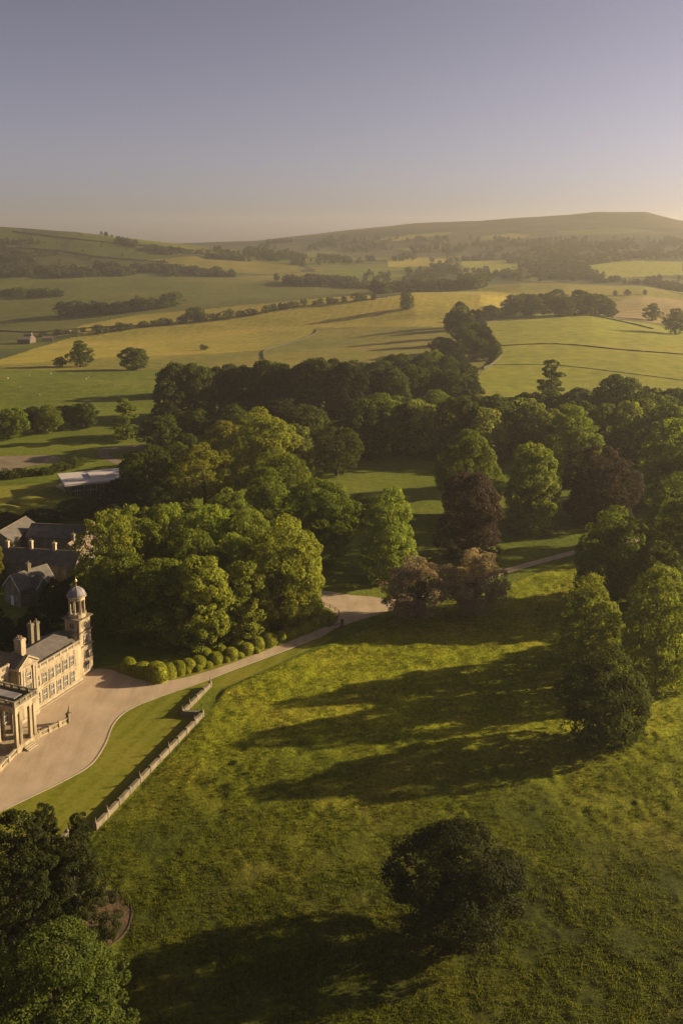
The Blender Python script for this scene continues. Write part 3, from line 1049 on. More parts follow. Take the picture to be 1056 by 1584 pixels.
T = [
    # foreground
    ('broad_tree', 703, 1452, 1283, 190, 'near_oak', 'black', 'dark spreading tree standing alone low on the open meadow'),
    ('broad_tree', 92, 1655, 1447, 205, 'near_oak', 'dark', 'leafy tree with sunlit yellow green top at the bottom corner'),
    ('evergreen_tree', 30, 1490, 1262, 170, 'yew', 'yew', 'large dark evergreen on the mulch bed beside the wall end'),
    ('evergreen_tree', 118, 1455, 1295, 130, 'yew', 'yew', 'dark evergreen bending over the curved mulch bed'),
    ('evergreen_tree', -50, 1520, 1280, 170, 'yew', 'yew', 'dark evergreen cut by the frame edge above the yellow green tree'),
    ('evergreen_tree', 85, 1440, 1318, 90, 'yew', 'yew', 'low evergreen filling the gap behind the mulch bed'),
    ('evergreen_tree', 72, 1370, 1240, 70, 'yew', 'yew', 'small layered evergreen poking up in front of the lawn'),
    ('evergreen_tree', 126, 1375, 1257, 62, 'yew', 'yew', 'upright evergreen at the near end of the stone wall'),
    # trees on the meadow's right
    ('round_tree', 932, 1150, 993, 126, 'beech', 'dark', 'dense rounded dark green tree casting a long shadow over the meadow'),
    ('round_tree', 1014, 1064, 874, 106, 'beech', 'lime', 'tall bright green tree behind the dense rounded tree'),
    ('round_tree', 908, 1032, 889, 92, 'beech', 'lime', 'bright topped tree left of the tall tree on the meadow edge'),
    ('round_tree', 950, 935, 784, 118, 'oak', 'green', 'domed green tree where the narrow gravel path disappears'),
    ('round_tree', 1050, 925, 764, 125, 'oak', 'green', 'green tree at the frame edge above the tall bright tree'),
    ('round_tree', 1010, 950, 835, 95, 'oak', 'green', 'lower tree squeezed between the domed tree and the frame edge'),
    ('round_tree', 1050, 845, 728, 100, 'oak', 'green', 'green tree at the frame edge above the lower squeezed tree'),
    ('round_tree', 1072, 988, 890, 74, 'beech', 'lime', 'bright tree just cut by the frame beside the tall tree'),
    # park trees
    ('bronze_tree', 645, 958, 861, 102, 'sparse', 'pink', 'round pinkish brown thin leaved tree left of its twin at the junction'),
    ('bronze_tree', 734, 950, 846, 92, 'sparse', 'pink', 'upright pinkish brown thin leaved tree right of its twin'),
    ('lime_tree', 601, 895, 751, 82, 'lime', 'lime', 'tall narrow tree with lit side behind the gravel junction'),
    ('lime_tree', 557, 812, 761, 44, 'bush', 'green', 'small round tree left behind the tall narrow tree'),
    ('copper_beech', 722, 862, 727, 92, 'lime', 'copper', 'tall dark purple tree in front of a green one'),
    ('lime_tree', 722, 800, 663, 98, 'oak', 'green', 'green crown rising behind the tall purple tree'),
    ('lime_tree', 822, 822, 681, 76, 'lime', 'lime', 'columnar green tree between the two purple trees'),
    ('copper_beech', 926, 806, 688, 110, 'beech', 'copper', 'wide domed dark purple tree'),
    ('lime_tree', 880, 748, 626, 80, 'lime', 'lime', 'tall pale green tree behind the domed purple tree'),
    ('lime_tree', 1036, 780, 643, 92, 'lime', 'lime', 'tall pale green tree at the frame edge right of the domed purple tree'),
    # wood behind the house
    ('wood_tree', 405, 750, 629, 96, 'oak', 'yellow', 'yellow green topped tree rising highest in the left wood'),
    ('wood_tree', 345, 735, 650, 80, 'oak', 'olive', 'olive tree left of the yellow green topped tree'),
    ('wood_tree', 457, 740, 655, 56, 'lime', 'grey', 'greyish tree tucked right of the yellow green topped tree'),
    ('wood_tree', 318, 800, 684, 98, 'ash', 'olive', 'rounded dull olive tree above the pale leaved clump'),
    ('wood_tree', 228, 795, 688, 80, 'ash', 'dark', 'dark tree right of the flat roofed pavilion'),
    ('wood_tree', 275, 775, 682, 66, 'oak', 'dark', 'dark tree between the pavilion wood and the olive tree'),
    ('wood_tree', 432, 800, 690, 92, 'oak', 'green', 'mid green tree under the yellow green topped tree'),
    ('wood_tree', 412, 838, 722, 72, 'lime', 'green', 'narrow tree with lit right edge above the clump'),
    ('wood_tree', 492, 872, 738, 112, 'oak', 'green', 'broad tree on the shaded grass right of the clump'),
    ('wood_tree', 358, 850, 753, 66, 'oak', 'lime', 'small bright topped tree just behind the clump'),
    ('wood_tree', 520, 735, 658, 76, 'ash', 'dark', 'dark ivy hung tree beside the roof in the wood'),
    ('wood_tree', 195, 800, 735, 60, 'oak', 'black', 'low dark tree hiding the end of the pavilion'),
    ('wood_tree', 160, 790, 755, 46, 'bush', 'black', 'dark shrub in front of the pavilion wall'),
    # pale clump behind the clock tower
    ('clump_tree', 168, 950, 786, 100, 'ash', 'lime', 'feathery tree at the left end of the clump by the courtyard roofs'),
    ('clump_tree', 218, 930, 778, 92, 'ash', 'lime', 'feathery tree second from the left along the clump skyline'),
    ('clump_tree', 268, 925, 777, 92, 'ash', 'lime', 'feathery tree third from the left along the clump skyline'),
    ('clump_tree', 325, 920, 776, 92, 'ash', 'lime', 'feathery tree in the middle of the clump skyline'),
    ('clump_tree', 382, 925, 785, 92, 'oak', 'lime', 'leafy tree right of the middle of the clump skyline'),
    ('clump_tree', 445, 962, 792, 104, 'oak', 'yellow', 'sunlit pale tree at the right end of the clump'),
    ('clump_tree', 185, 990, 850, 112, 'oak', 'green', 'dark front tree right behind the clock tower'),
    ('clump_tree', 248, 998, 862, 112, 'oak', 'green', 'shaded front tree of the clump above the clipped domes'),
    ('clump_tree', 312, 1004, 858, 88, 'lime', 'yellow', 'sunlit yellow green tree at the front of the clump with bare trunk foot'),
    ('clump_tree', 378, 985, 866, 86, 'lime', 'yellow', 'sunlit tree in front of the clump right of the bare footed one'),
    ('clump_tree', 432, 975, 868, 76, 'ash', 'olive', 'lower tree of the clump over the clipped domes near the gate'),
    ('clump_tree', 465, 950, 850, 60, 'oak', 'yellow', 'pale tree at the clump corner facing the road junction'),
    ('clump_tree', 300, 965, 815, 100, 'oak', 'green', 'tree filling the heart of the clump'),
    ('clump_tree', 360, 955, 822, 90, 'oak', 'lime', 'tree inside the clump behind the sunlit front pair'),
    # dark planting behind the house
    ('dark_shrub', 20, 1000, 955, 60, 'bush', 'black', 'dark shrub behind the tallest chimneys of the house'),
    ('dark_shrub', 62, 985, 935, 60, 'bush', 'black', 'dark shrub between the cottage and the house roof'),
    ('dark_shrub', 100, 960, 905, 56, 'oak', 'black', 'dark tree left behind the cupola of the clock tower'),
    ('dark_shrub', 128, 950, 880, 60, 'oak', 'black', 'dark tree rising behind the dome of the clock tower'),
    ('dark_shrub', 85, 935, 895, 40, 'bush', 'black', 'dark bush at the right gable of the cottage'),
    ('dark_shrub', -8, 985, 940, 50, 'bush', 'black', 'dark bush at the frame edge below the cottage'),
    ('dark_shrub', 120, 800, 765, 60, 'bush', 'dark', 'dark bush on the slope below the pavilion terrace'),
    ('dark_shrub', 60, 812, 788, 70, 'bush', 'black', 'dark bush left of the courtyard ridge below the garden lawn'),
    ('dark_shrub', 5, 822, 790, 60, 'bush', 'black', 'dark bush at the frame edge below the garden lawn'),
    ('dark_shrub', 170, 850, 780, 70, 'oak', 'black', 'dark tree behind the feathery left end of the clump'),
    # left edge
    ('garden_tree', 20, 678, 630, 44, 'mid', 'green', 'garden tree at the frame edge before the green pasture'),
    ('garden_tree', 73, 670, 626, 48, 'mid', 'green', 'garden tree second from the frame edge before the pasture'),
    ('garden_tree', 128, 662, 622, 46, 'mid', 'dark', 'rounded garden tree with bare soil beside it'),
    ('garden_tree', 196, 680, 616, 44, 'pine', 'green', 'pointed garden tree left of the dark wood'),
    ('garden_tree', 255, 672, 620, 46, 'mid', 'black', 'shaded tree at the foot of the dark wood'),
    ('garden_tree', 50, 655, 628, 36, 'mid', 'dark', 'small tree behind the two garden trees'),
    ('garden_tree', 100, 650, 626, 36, 'mid', 'dark', 'small tree behind the rounded garden tree'),
    ('garden_tree', -10, 905, 830, 36, 'lime', 'olive', 'tree at the frame edge beside the courtyard range'),
    # fields
    ('field_tree', 125, 567, 526, 42, 'field_oak', 'dark', 'flat topped field tree beside a small one on the green pasture'),
    ('field_tree', 93, 567, 551, 24, 'field_oak', 'dark', 'small umbrella shaped field tree left of the flat topped one'),
    ('field_tree', 208, 572, 536, 42, 'mid', 'dark', 'rounded field tree near the end of the dark wood'),
    ('field_tree', 628, 478, 451, 20, 'midcol', 'dark', 'lone upright tree on the golden brow'),
    ('field_tree', 1008, 496, 468, 32, 'field_oak', 'dark', 'spreading field tree below the striped hay field'),
    ('field_tree', 1044, 517, 476, 38, 'field_oak', 'dark', 'spreading field tree with a dark shadow at the frame edge'),
    ('field_tree', 302, 497, 474, 26, 'mid', 'dark', 'rounded tree rising from the slanting hedgerow'),
    ('field_tree', 951, 457, 448, 8, 'field_oak', 'dark', 'left of three tiny trees on the low ridge'),
    ('field_tree', 970, 457, 447, 13, 'field_oak', 'dark', 'middle of three tiny trees on the low ridge'),
    ('field_tree', 997, 456, 447, 8, 'field_oak', 'dark', 'right of three tiny trees on the low ridge'),
    ('field_tree', 315, 541, 532, 13, 'bush', 'dark', 'thorn bush alone in the golden field'),
    ('pine_tree', 851, 640, 556, 44, 'pine', 'dark', 'tall ragged pine standing against the bright pasture'),
    ('belt_tree', 958, 660, 577, 66, 'mid', 'dark', 'big dark tree above the belt against the bright pasture'),
    ('belt_tree', 897, 640, 598, 50, 'mid', 'dark', 'low dark tree between the pine and the big dark tree'),
    ('belt_tree', 997, 650, 596, 22, 'midcol', 'dark', 'narrow tree right of the big dark tree'),
    ('belt_tree', 1012, 650, 598, 24, 'midcol', 'dark', 'second narrow tree right of the big dark tree'),
    ('belt_tree', 1040, 650, 598, 44, 'mid', 'dark', 'dark tree of the belt at the frame edge'),
]
for t in T:
    tree(*t)
_one = ['', 'first', 'second', 'third', 'fourth', 'fifth', 'sixth', 'seventh', 'eighth', 'ninth']
ORD = ['first', 'second', 'third', 'fourth', 'fifth', 'sixth', 'seventh', 'eighth', 'ninth', 'tenth', 'eleventh', 'twelfth', 'thirteenth', 'fourteenth', 'fifteenth', 'sixteenth', 'seventeenth', 'eighteenth', 'nineteenth', 'twentieth'] + ['twenty ' + w for w in _one[1:]] + ['thirtieth'] + ['thirty ' + w for w in _one[1:]]


def ordered(items, key=0):
    return [(ORD[i], *t) for i, t in enumerate(sorted(items, key=lambda t: t[key]))]


tree_bank = [
    # (x, foot, top, width): dark wood across the middle
    (272, 648, 558, 66), (305, 645, 560, 62), (340, 640, 566, 60), (372, 640, 564, 62), (405, 642, 556, 62), (437, 642, 561, 64), (470, 644, 556, 66), (505, 648, 552, 70), (538, 652, 558, 62),
    (290, 612, 560, 55), (355, 606, 562, 55), (420, 606, 556, 55), (488, 604, 553, 55), (552, 604, 556, 56), (585, 605, 556, 58), (615, 600, 545, 52),
    (570, 640, 572, 62), (605, 640, 566, 60), (640, 634, 562, 62), (672, 632, 566, 58), (700, 634, 570, 56), (725, 632, 578, 44), (655, 604, 545, 50), (690, 606, 548, 50), (715, 606, 558, 44), (668, 590, 540, 40),
]
for rowname, sel in (('front row', [t for t in tree_bank if t[1] >= 628]), ('back row', [t for t in tree_bank if t[1] < 628])):
    for n_, x, b, t, w in ordered(sel):
        tree('dark_wood_tree', x, b, t, w, 'mid', random.choice(['dark', 'dark', 'green', 'black']), '%s tree from the left in the %s of the long dark wood' % (n_, rowname), 'trees of the long dark wood')
belt_front, belt_back = [], []
for k, x in enumerate(range(560, 1075, 31)):
    belt_front.append((x + random.uniform(-6, 6), 706 + random.uniform(-10, 8), 622 + random.uniform(-12, 14), 62 + random.uniform(-6, 14)))
for k, x in enumerate(range(585, 1085, 30)):
    belt_back.append((x + random.uniform(-6, 6), 662 + random.uniform(-6, 6), 606 + random.uniform(-6, 8), 56 + random.uniform(-6, 12)))
for rowname, sel in (('front row', belt_front), ('back row', belt_back)):
    for n_, x, b, t, w in ordered(sel):
        tree('belt_tree', x, b, t, w, random.choice(['mid', 'mid', 'midcol']), random.choice(['green', 'grey', 'green', 'dark']), '%s tree from the left in the %s of the hazy belt below the pasture' % (n_, rowname), 'trees of the hazy belt')
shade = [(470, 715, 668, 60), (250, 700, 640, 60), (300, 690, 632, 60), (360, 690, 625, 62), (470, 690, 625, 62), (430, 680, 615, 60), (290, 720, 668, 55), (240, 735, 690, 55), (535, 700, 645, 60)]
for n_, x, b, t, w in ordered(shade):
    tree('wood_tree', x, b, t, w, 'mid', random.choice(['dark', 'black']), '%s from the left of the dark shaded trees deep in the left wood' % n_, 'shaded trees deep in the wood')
spinney = [(712, 505, 465, 30), (706, 522, 478, 36), (724, 532, 488, 38), (740, 543, 500, 36), (753, 551, 512, 32), (764, 557, 524, 24), (737, 508, 477, 30), (757, 494, 471, 22), (684, 548, 520, 40), (700, 562, 528, 40), (735, 556, 520, 36), (720, 548, 505, 34), (697, 510, 486, 26)]
for n_, x, b, t, w in ordered(spinney, 1):
    tree('spinney_tree', x, b, t, w, 'mid', random.choice(['dark', 'black']), '%s tree counted downhill in the narrow spinney beside the bright pasture' % n_, 'trees of the narrow spinney')
row = [(793, 487, 455, 38), (822, 488, 454, 36), (842, 486, 452, 34), (868, 489, 459, 36), (862, 482, 446, 42), (898, 487, 447, 46), (920, 487, 453, 38), (940, 489, 461, 30), (808, 482, 453, 30)]
for n_, x, b, t, w in ordered(row):
    tree('ridge_tree', x, b, t, w, 'mid', 'dark', '%s from the left of the round trees behind the bright pasture brow' % n_, 'round trees in a row on the pasture brow')

# trees beyond the right edge that stand on in the same park and throw shade into it
for k in range(44):
    y = random.uniform(225, 470)
    x = y * 0.385 + random.uniform(2, 60)
    if abs(y - (x - 43) * 0.277 - 220) < 15:
        continue
    tree_at('park_tree', (x, y, Zat(x, y) - .05), random.uniform(18, 25), random.uniform(13, 18), random.choice(['mid', 'midcol']), 'green',
            'park tree standing just outside the frame beyond the gravel path', 'tree', 'park trees outside the frame')

# hedgerow bushes and far hedge trees, counted one by one while they can be told apart
def along(pts, n, jx=0, jy=0):
    P = np.array(pts, float)
    L = np.concatenate([[0], np.cumsum(np.hypot(*np.diff(P, axis=0).T))])
    for s in np.linspace(0, L[-1], n):
        yield float(np.interp(s, L, P[:, 0])) + random.uniform(-jx, jx), float(np.interp(s, L, P[:, 1])) + random.uniform(-jy, jy)


hedge_runs = [
    ('bush in the slanting hedgerow under the yellow hay strip', 'bushes of the slanting hedgerow', [(150, 517), (250, 502), (330, 494), (390, 487), (470, 472), (575, 463)], 34, (7, 14)),
    ('bush in the scrub around the pale bank above the farmhouse', 'scrub bushes above the farmhouse', [(100, 488), (150, 486), (200, 482), (240, 478), (270, 474)], 18, (16, 26)),
    ('shrub in the border behind the garden lawn', 'shrubs behind the garden lawn', [(-10, 742), (30, 738), (70, 734), (100, 728), (120, 722)], 16, (10, 17)),
    ('tree in the dark hedgerow behind the golden brow', 'hedgerow trees behind the golden brow', [(585, 453), (640, 450), (700, 448), (745, 445)], 18, (15, 24)),
    ('bush in the field hedge left under the hill', 'bushes of the hedge under the hill', [(0, 457), (40, 457), (95, 458)], 14, (9, 14)),
    ('low shrub near the farmhouse yard', 'shrubs near the farmhouse', [(60, 520), (90, 517), (120, 514), (155, 511)], 9, (6, 10)),
]
for lab, grp, pts, n, (h0, h1) in hedge_runs:
    for n_, x, y in ordered(list(along(pts, n, 5, 1.2))):
        hp = random.uniform(h0, h1)
        tree('hedge_bush' if 'bush' in lab or 'shrub' in lab else 'hedgerow_tree', x, y, y - hp, hp * random.uniform(1.1, 1.6), 'far', random.choice(['dark', 'black', 'dark']), n_ + ' ' + lab + ', from the left', grp, 'bush' if 'tree' not in lab.split()[0] else 'tree')

# far woods that read as one mass
def woodland(label, areas, name='woodland', seed=1):
    rg = np.random.default_rng(seed)
    protos = []
    for s in range(4):
        pl = make_lobes(rg, profile(beech_p), 12, 0.2, 0.3)
        v, f = lobes_to_leaves(pl, 70, 0.17, rg, inner=0.02, flat_n=0.35, sub=0)
        v[:, 2] = np.maximum(v[:, 2], 0.0)
        protos.append(v / v[:, 2].max())
    V = []
    for poly, count, (h0, h1) in areas:
        P = np.array(poly, float)
        k = 0
        while k < count:
            x, y = rg.uniform(P[:, 0].min(), P[:, 0].max()), rg.uniform(P[:, 1].min(), P[:, 1].max())
            if not in_poly(np.array([x]), np.array([y]), poly)[0]:
                continue
            if fbm(np.array([x / 22]), np.array([y / 5]), seed, 2)[0] < rg.uniform(-0.12, 0.12):
                continue
            k += 1
            p = G(x, y)
            h = rg.uniform(h0, h1) * 0.6
            v = protos[rg.integers(4)].copy()
            a = rg.uniform(0, 6.28)
            c, s = math.cos(a), math.sin(a)
            w = h * rg.uniform(0.9, 1.3)
            V.append(np.stack([p.x + (v[:, 0] * c - v[:, 1] * s) * w, p.y + (v[:, 0] * s + v[:, 1] * c) * w, p.z - 0.3 + v[:, 2] * h], -1))
    V = np.concatenate(V)
    o = link(bpy.data.objects.new(name, np_mesh(name, V, np.arange(len(V)).reshape(-1, 4), M['leaf'])))
    o.color = (0.036, 0.046, 0.014, 1)
    return tag(o, label, None, None, 'stuff')


woodland('dark wooded belt along the foot of the left hill', [
    ([(0, 428), (0, 405), (40, 412), (90, 420), (160, 412), (240, 416), (330, 420), (420, 428), (430, 434), (330, 428), (200, 427), (90, 430)], 520, (14, 23)),
    ([(0, 402), (0, 386), (40, 396), (60, 410), (40, 414)], 90, (14, 22)),
    ([(430, 441), (450, 434), (520, 436), (550, 440), (545, 443), (440, 443)], 190, (17, 24)),
], seed=3)
woodland('scattered thorn and scrub on the left hill', [
    ([(0, 372), (60, 372), (62, 378), (0, 378)], 26, (8, 13)),
    ([(150, 360), (170, 366), (250, 385), (330, 392), (330, 400), (240, 392), (160, 370)], 150, (8, 15)),
    ([(0, 388), (50, 386), (110, 394), (180, 400), (180, 404), (100, 398), (0, 394)], 40, (6, 10)),
    ([(0, 350), (330, 390), (330, 430), (0, 430)], 60, (5, 9)),
], seed=4)
woodland('far woods and hedges in the hazy middle valley', [
    ([(330, 385), (420, 388), (530, 400), (600, 398), (790, 396), (790, 402), (600, 404), (480, 412), (330, 400)], 330, (13, 20)),
    ([(560, 420), (640, 418), (720, 412), (790, 424), (790, 430), (660, 430), (650, 442), (610, 446), (560, 440)], 120, (12, 18)),
    ([(640, 402), (700, 404), (690, 432), (655, 434)], 60, (13, 19)),
    ([(520, 440), (570, 444), (640, 442), (740, 438), (745, 446), (600, 448), (530, 446)], 90, (12, 18)),
    ([(400, 376), (560, 366), (700, 370), (1056, 372), (1056, 384), (760, 390), (560, 390), (400, 384)], 330, (14, 22)),
], seed=5)
woodland('big hazy wood under the flat topped moor', [
    ([(780, 398), (840, 380), (900, 378), (1056, 376), (1056, 402), (980, 400), (900, 412), (840, 420), (790, 410)], 520, (12, 20)),
    ([(780, 424), (850, 416), (900, 412), (920, 424), (950, 432), (1056, 434), (1056, 448), (1000, 440), (900, 436), (800, 434)], 300, (12, 19)),
    ([(1010, 440), (1056, 445), (1056, 456), (1030, 450)], 50, (13, 18)),
], seed=6)

# ------------------------------------------------------------------ dry stone walls and field lines
def wall_line(label, pts, h=1.3, w=0.7, n=60, name='dry_stone_wall', mat='drystone', cat='wall'):
    P = [G(x, y) for x, y in along(spline(pts), n)]
    o = ribbon(name, P, w, h + 0.3, M[mat], -0.3, None, 0.12)
    return tag(o, label, cat)


wall_line('dry stone wall crossing the middle of the bright pasture', [(752, 536), (860, 532), (960, 541), (1056, 548), (1150, 552)], 0.7, 0.6)
wall_line('dry stone wall along the brow of the bright pasture', [(748, 500), (800, 490), (860, 485), (905, 487), (960, 497), (1010, 509)], 1.0, 0.7)
wall_line('low bank line across the foot of the bright pasture', [(752, 564), (860, 565), (960, 576), (1056, 588), (1150, 596)], 0.3, 0.6)
wall_line('dry stone wall stepping down the golden field', [(408, 556), (410, 542), (450, 530), (485, 517), (490, 509)], 0.8, 0.6)
wall_line('dry stone wall below the slanting hedgerow', [(0, 512), (60, 514), (130, 508), (190, 505), (250, 503)], 1.3, 0.8)
wall_line('pale stone wall at the foot of the narrow spinney', [(747, 571), (760, 565), (773, 553)], 1.6, 0.8)
wall_line('dark field wall rising across the left hill', [(0, 382), (90, 388), (160, 398), (260, 406)], 2.0, 1.6)
wall_line('field wall under the hill skyline', [(20, 358), (120, 370), (200, 378), (300, 388)], 2.0, 1.6)

# ------------------------------------------------------------------ windows and other shared pieces
_win = {}


def window(parent, face, pos, w, h, sill=True, arched=False, mat='trim'):
    """window on a wall that faces local +x ('x'), -x, +y or -y; pos = middle of its foot on the wall plane"""
    key = (round(w, 2), round(h, 2), mat)
    if key not in _win:
        t = 0.14
        s = MB()
        s.box(-0.05, 0.12, -w / 2 - t, -w / 2, -0.02, h + t).box(-0.05, 0.12, w / 2, w / 2 + t, -0.02, h + t)
        s.box(-0.05, 0.122, -w / 2, w / 2, h, h + t).box(-0.05, 0.2, -w / 2 - t - 0.08, w / 2 + t + 0.08, -0.16, -0.021)
        p = MB().box(-0.04, 0.02, -w / 2, w / 2, -0.02, h)
        g = MB()
        g.box(0.021, 0.05, -0.025, 0.025, 0, h).box(0.021, 0.052, -w / 2, w / 2, h * 0.5 - 0.03, h * 0.5 + 0.03)
        g.box(0.021, 0.045, -w / 4 - 0.015, -w / 4 + 0.015, 0, h).box(0.021, 0.045, w / 4 - 0.015, w / 4 + 0.015, 0, h)
        _win[key] = (s.mesh('window', M[mat]), p.mesh('pane', M['glass']), g.mesh('glazing_bars', M['white']))
    ms, mp, mg = _win[key]
    o = link(bpy.data.objects.new('window', ms), parent)
    o.location = pos
    o.rotation_euler = (0, 0, {'x': 0, 'y': math.pi / 2, '-x': math.pi, '-y': -math.pi / 2}[face])
    link(bpy.data.objects.new('pane', mp), o)
    link(bpy.data.objects.new('glazing_bars', mg), o)
    return o


def chimney(parent, x, y, z0, z1, a=0.55, b=0.4, pots=2, mat='stone'):
    m = MB().box(x - a, x + a, y - b, y + b, z0, z1 - 0.45)
    m.box(x - a - 0.1, x + a + 0.1, y - b - 0.1, y + b + 0.1, z1 - 0.45, z1 - 0.2).box(x - a - 0.03, x + a + 0.03, y - b - 0.03, y + b + 0.03, z1 - 0.2, z1)
    c = m.build('chimney', M[mat], parent)
    for k in range(pots):
        q = x + (k - (pots - 1) / 2) * (1.5 * a / max(pots, 1))
        MB().lathe([(0.13, z1), (0.11, z1 + 0.4), (0.15, z1 + 0.43), (0.12, z1 + 0.5)], q, y, 8).build('chimney_pot', M['tile'], c)
    return c


def balustrade(parent, axis, fixed, a0, a1, z0, h=0.9, mat='trim', step=1.9, thick=0.26):
    """open stone parapet: plinth, rail, dies and small balusters"""
    m = MB()

    def bx(p0, p1, q0, q1, zz0, zz1):
        if axis == 'y':
            m.box(q0, q1, p0, p1, zz0, zz1)
        else:
            m.box(p0, p1, q0, q1, zz0, zz1)
    f0, f1 = fixed - thick / 2, fixed + thick / 2
    bx(a0, a1, f0, f1, z0, z0 + 0.2)
    bx(a0, a1, f0 - 0.03, f1 + 0.03, z0 + h - 0.16, z0 + h)
    n = max(1, round((a1 - a0) / step))
    for k in range(n + 1):
        c = a0 + (a1 - a0) * k / n
        bx(c - 0.19, c + 0.19, f0 - 0.05, f1 + 0.05, z0 + 0.003, z0 + h + 0.05)
        if k < n:
            nb = 5
            for j in range(nb):
                cc = c + (a1 - a0) / n * (j + 1) / (nb + 1)
                bx(cc - 0.06, cc + 0.06, fixed - 0.06, fixed + 0.06, z0 + 0.2, z0 + h - 0.16)
    return m.build('balustrade', M[mat], parent)


# ------------------------------------------------------------------ the country house
HEAD = R(23)
O_H = flat(116, 1060)
house = empty('country_house', O_H, -HEAD)
tag(house, 'honey stone country house with balustraded parapets, chimneys and columned porch', 'house')
# low wing, two storeys
WL = 10.9
MB().box(-9, 0, -WL, 2.2, -0.1, 6.9).build('wing_wall', M['stone'], house)
MB().box(-9.1, 0.1, -WL, 2.3, 6.9, 7.12).box(-0.05, 0.06, -WL, 2.2, 3.3, 3.5).box(-0.05, 0.12, -WL, 2.2, -0.1, 0.55).build('cornice', M['trim'], house)
balustrade(house, 'y', -0.08, -WL + 0.1, 1.9, 7.12, 0.85)
MB().prism([(-8.6, 7.14), (-0.7, 7.14), (-1.4, 7.6), (-4.6, 9.0), (-7.9, 7.6)], 'y', -WL - 0.5, 2.1).build('roof', M['slate'], house)
for k in range(6):
    y = -WL + 1.05 + k * 1.85
    window(house, 'x', (0, y, 0.95), 0.95, 1.95)
    window(house, 'x', (0, y, 4.15), 0.95, 1.75)
MB().box(0.0, 0.6, -WL, 2.0, -0.05, 0.14).build('plinth_step', M['trim'], house)
# pedimented end pavilion
PV0, PV1 = -15.4, -WL
MB().box(-9, 1.1, PV0, PV1, -0.1, 9.4).build('pavilion_wall', M['stone'], house)
mid = (PV0 + PV1) / 2
MB().prism([(PV0 - 0.05, 9.62), (PV1 + 0.05, 9.62), (mid, 11.15)], 'x', 0.75, 1.12).build('pediment', M['stone'], house)
pc = MB().box(-9.1, 1.35, PV0 - 0.22, PV1 + 0.22, 9.4, 9.62)
for s in (-1, 1):
    e = PV0 - 0.22 if s < 0 else PV1 + 0.22
    pc.prism([(e, 9.62), (e, 9.86), (mid, 11.46), (mid, 11.18)], 'x', 0.6, 1.36)
pc.build('pediment_cornice', M['trim'], house)
MB().prism([(PV0, 9.63), (PV1, 9.63), (mid, 11.1)], 'x', -8.9, 0.74).build('roof', M['slate'], house)
for yy in (PV0 + 0.45, PV0 + 1.05, PV1 - 1.05, PV1 - 0.45):
    MB().box(1.1, 1.32, yy - 0.2, yy + 0.2, 3.4, 8.9).box(1.1, 1.38, yy - 0.26, yy + 0.26, 8.9, 9.38).box(1.1, 1.38, yy - 0.26, yy + 0.26, 3.0, 3.4).build('pilaster', M['trim'], house)
MB().box(1.1, 1.25, PV0, PV1, -0.1, 0.6).box(1.1, 1.22, PV0, PV1, 2.7, 2.95).build('string_course', M['trim'], house)
window(house, 'x', (1.1, mid, 4.1), 1.1, 2.2)
window(house, 'x', (1.1, mid, 7.0), 1.0, 1.3)
window(house, 'x', (1.1, mid, 0.75), 1.1, 1.7)
window(house, 'y', (0.45, PV1, 7.55), 0.5, 1.1)
window(house, 'y', (-1.3, PV1, 7.9), 0.6, 1.0)
# main block to the frame edge and beyond
MB0, MB1 = -42.0, PV0
MB().box(-14, -0.9, MB0, MB1, -0.1, 9.2).build('main_wall', M['stone'], house)
MB().box(-14.2, -0.6, MB0, MB1 - 0.01, 9.2, 9.5).box(-0.92, -0.72, MB0, MB1 - 0.01, 6.0, 6.25).box(-0.92, -0.75, MB0, MB1 - 0.01, 3.1, 3.3).build('cornice', M['trim'], house)
balustrade(house, 'y', -0.85, MB0, MB1 - 0.3, 9.5, 1.0)
MB().prism([(-13.6, 9.52), (-1.6, 9.52), (-2.6, 10.2), (-7.5, 11.6), (-12.6, 10.2)], 'y', MB0, MB1 - 0.4).build('roof', M['slate'], house)
for k in range(10):
    y = MB1 - 1.5 - k * 2.5
    window(house, 'x', (-0.9, y, 6.7), 1.05, 1.6)
    window(house, 'x', (-0.9, y, 3.7), 1.1, 2.0)
    window(house, 'x', (-0.9, y, 0.8), 1.1, 1.9)
chimney(house, -1.6, PV1 - 0.9, 9.0, 13.4, 0.75, 0.55, 3)
chimney(house, -3.6, PV0 - 0.7, 9.0, 14.2, 0.8, 0.6, 3)
chimney(house, -3.4, PV0 - 5.0, 9.0, 14.0, 0.75, 0.6, 3)
chimney(house, -6.5, -3.5, 7.5, 12.2, 0.4, 0.35, 1, 'stone_dark')
chimney(house, -6.5, -2.0, 7.5, 12.0, 0.4, 0.35, 1, 'stone_dark')
chimney(house, -4.0, PV0 - 9.5, 9.0, 14.0, 0.75, 0.6, 3)
MB().lathe([(0.09, 0), (0.09, 8.9), (0.14, 8.92), (0.14, 9.15)], -0.72, MB1 - 0.35, 8).build('downpipe', M['lead'], house)


def hl(x, y, z=0.0):
    """picture point on the level ground, in the house's own axes (outward, along)"""
    q = flat(x, y) - O_H
    return (q.x * math.cos(HEAD) - q.y * math.sin(HEAD), q.x * math.sin(HEAD) + q.y * math.cos(HEAD))


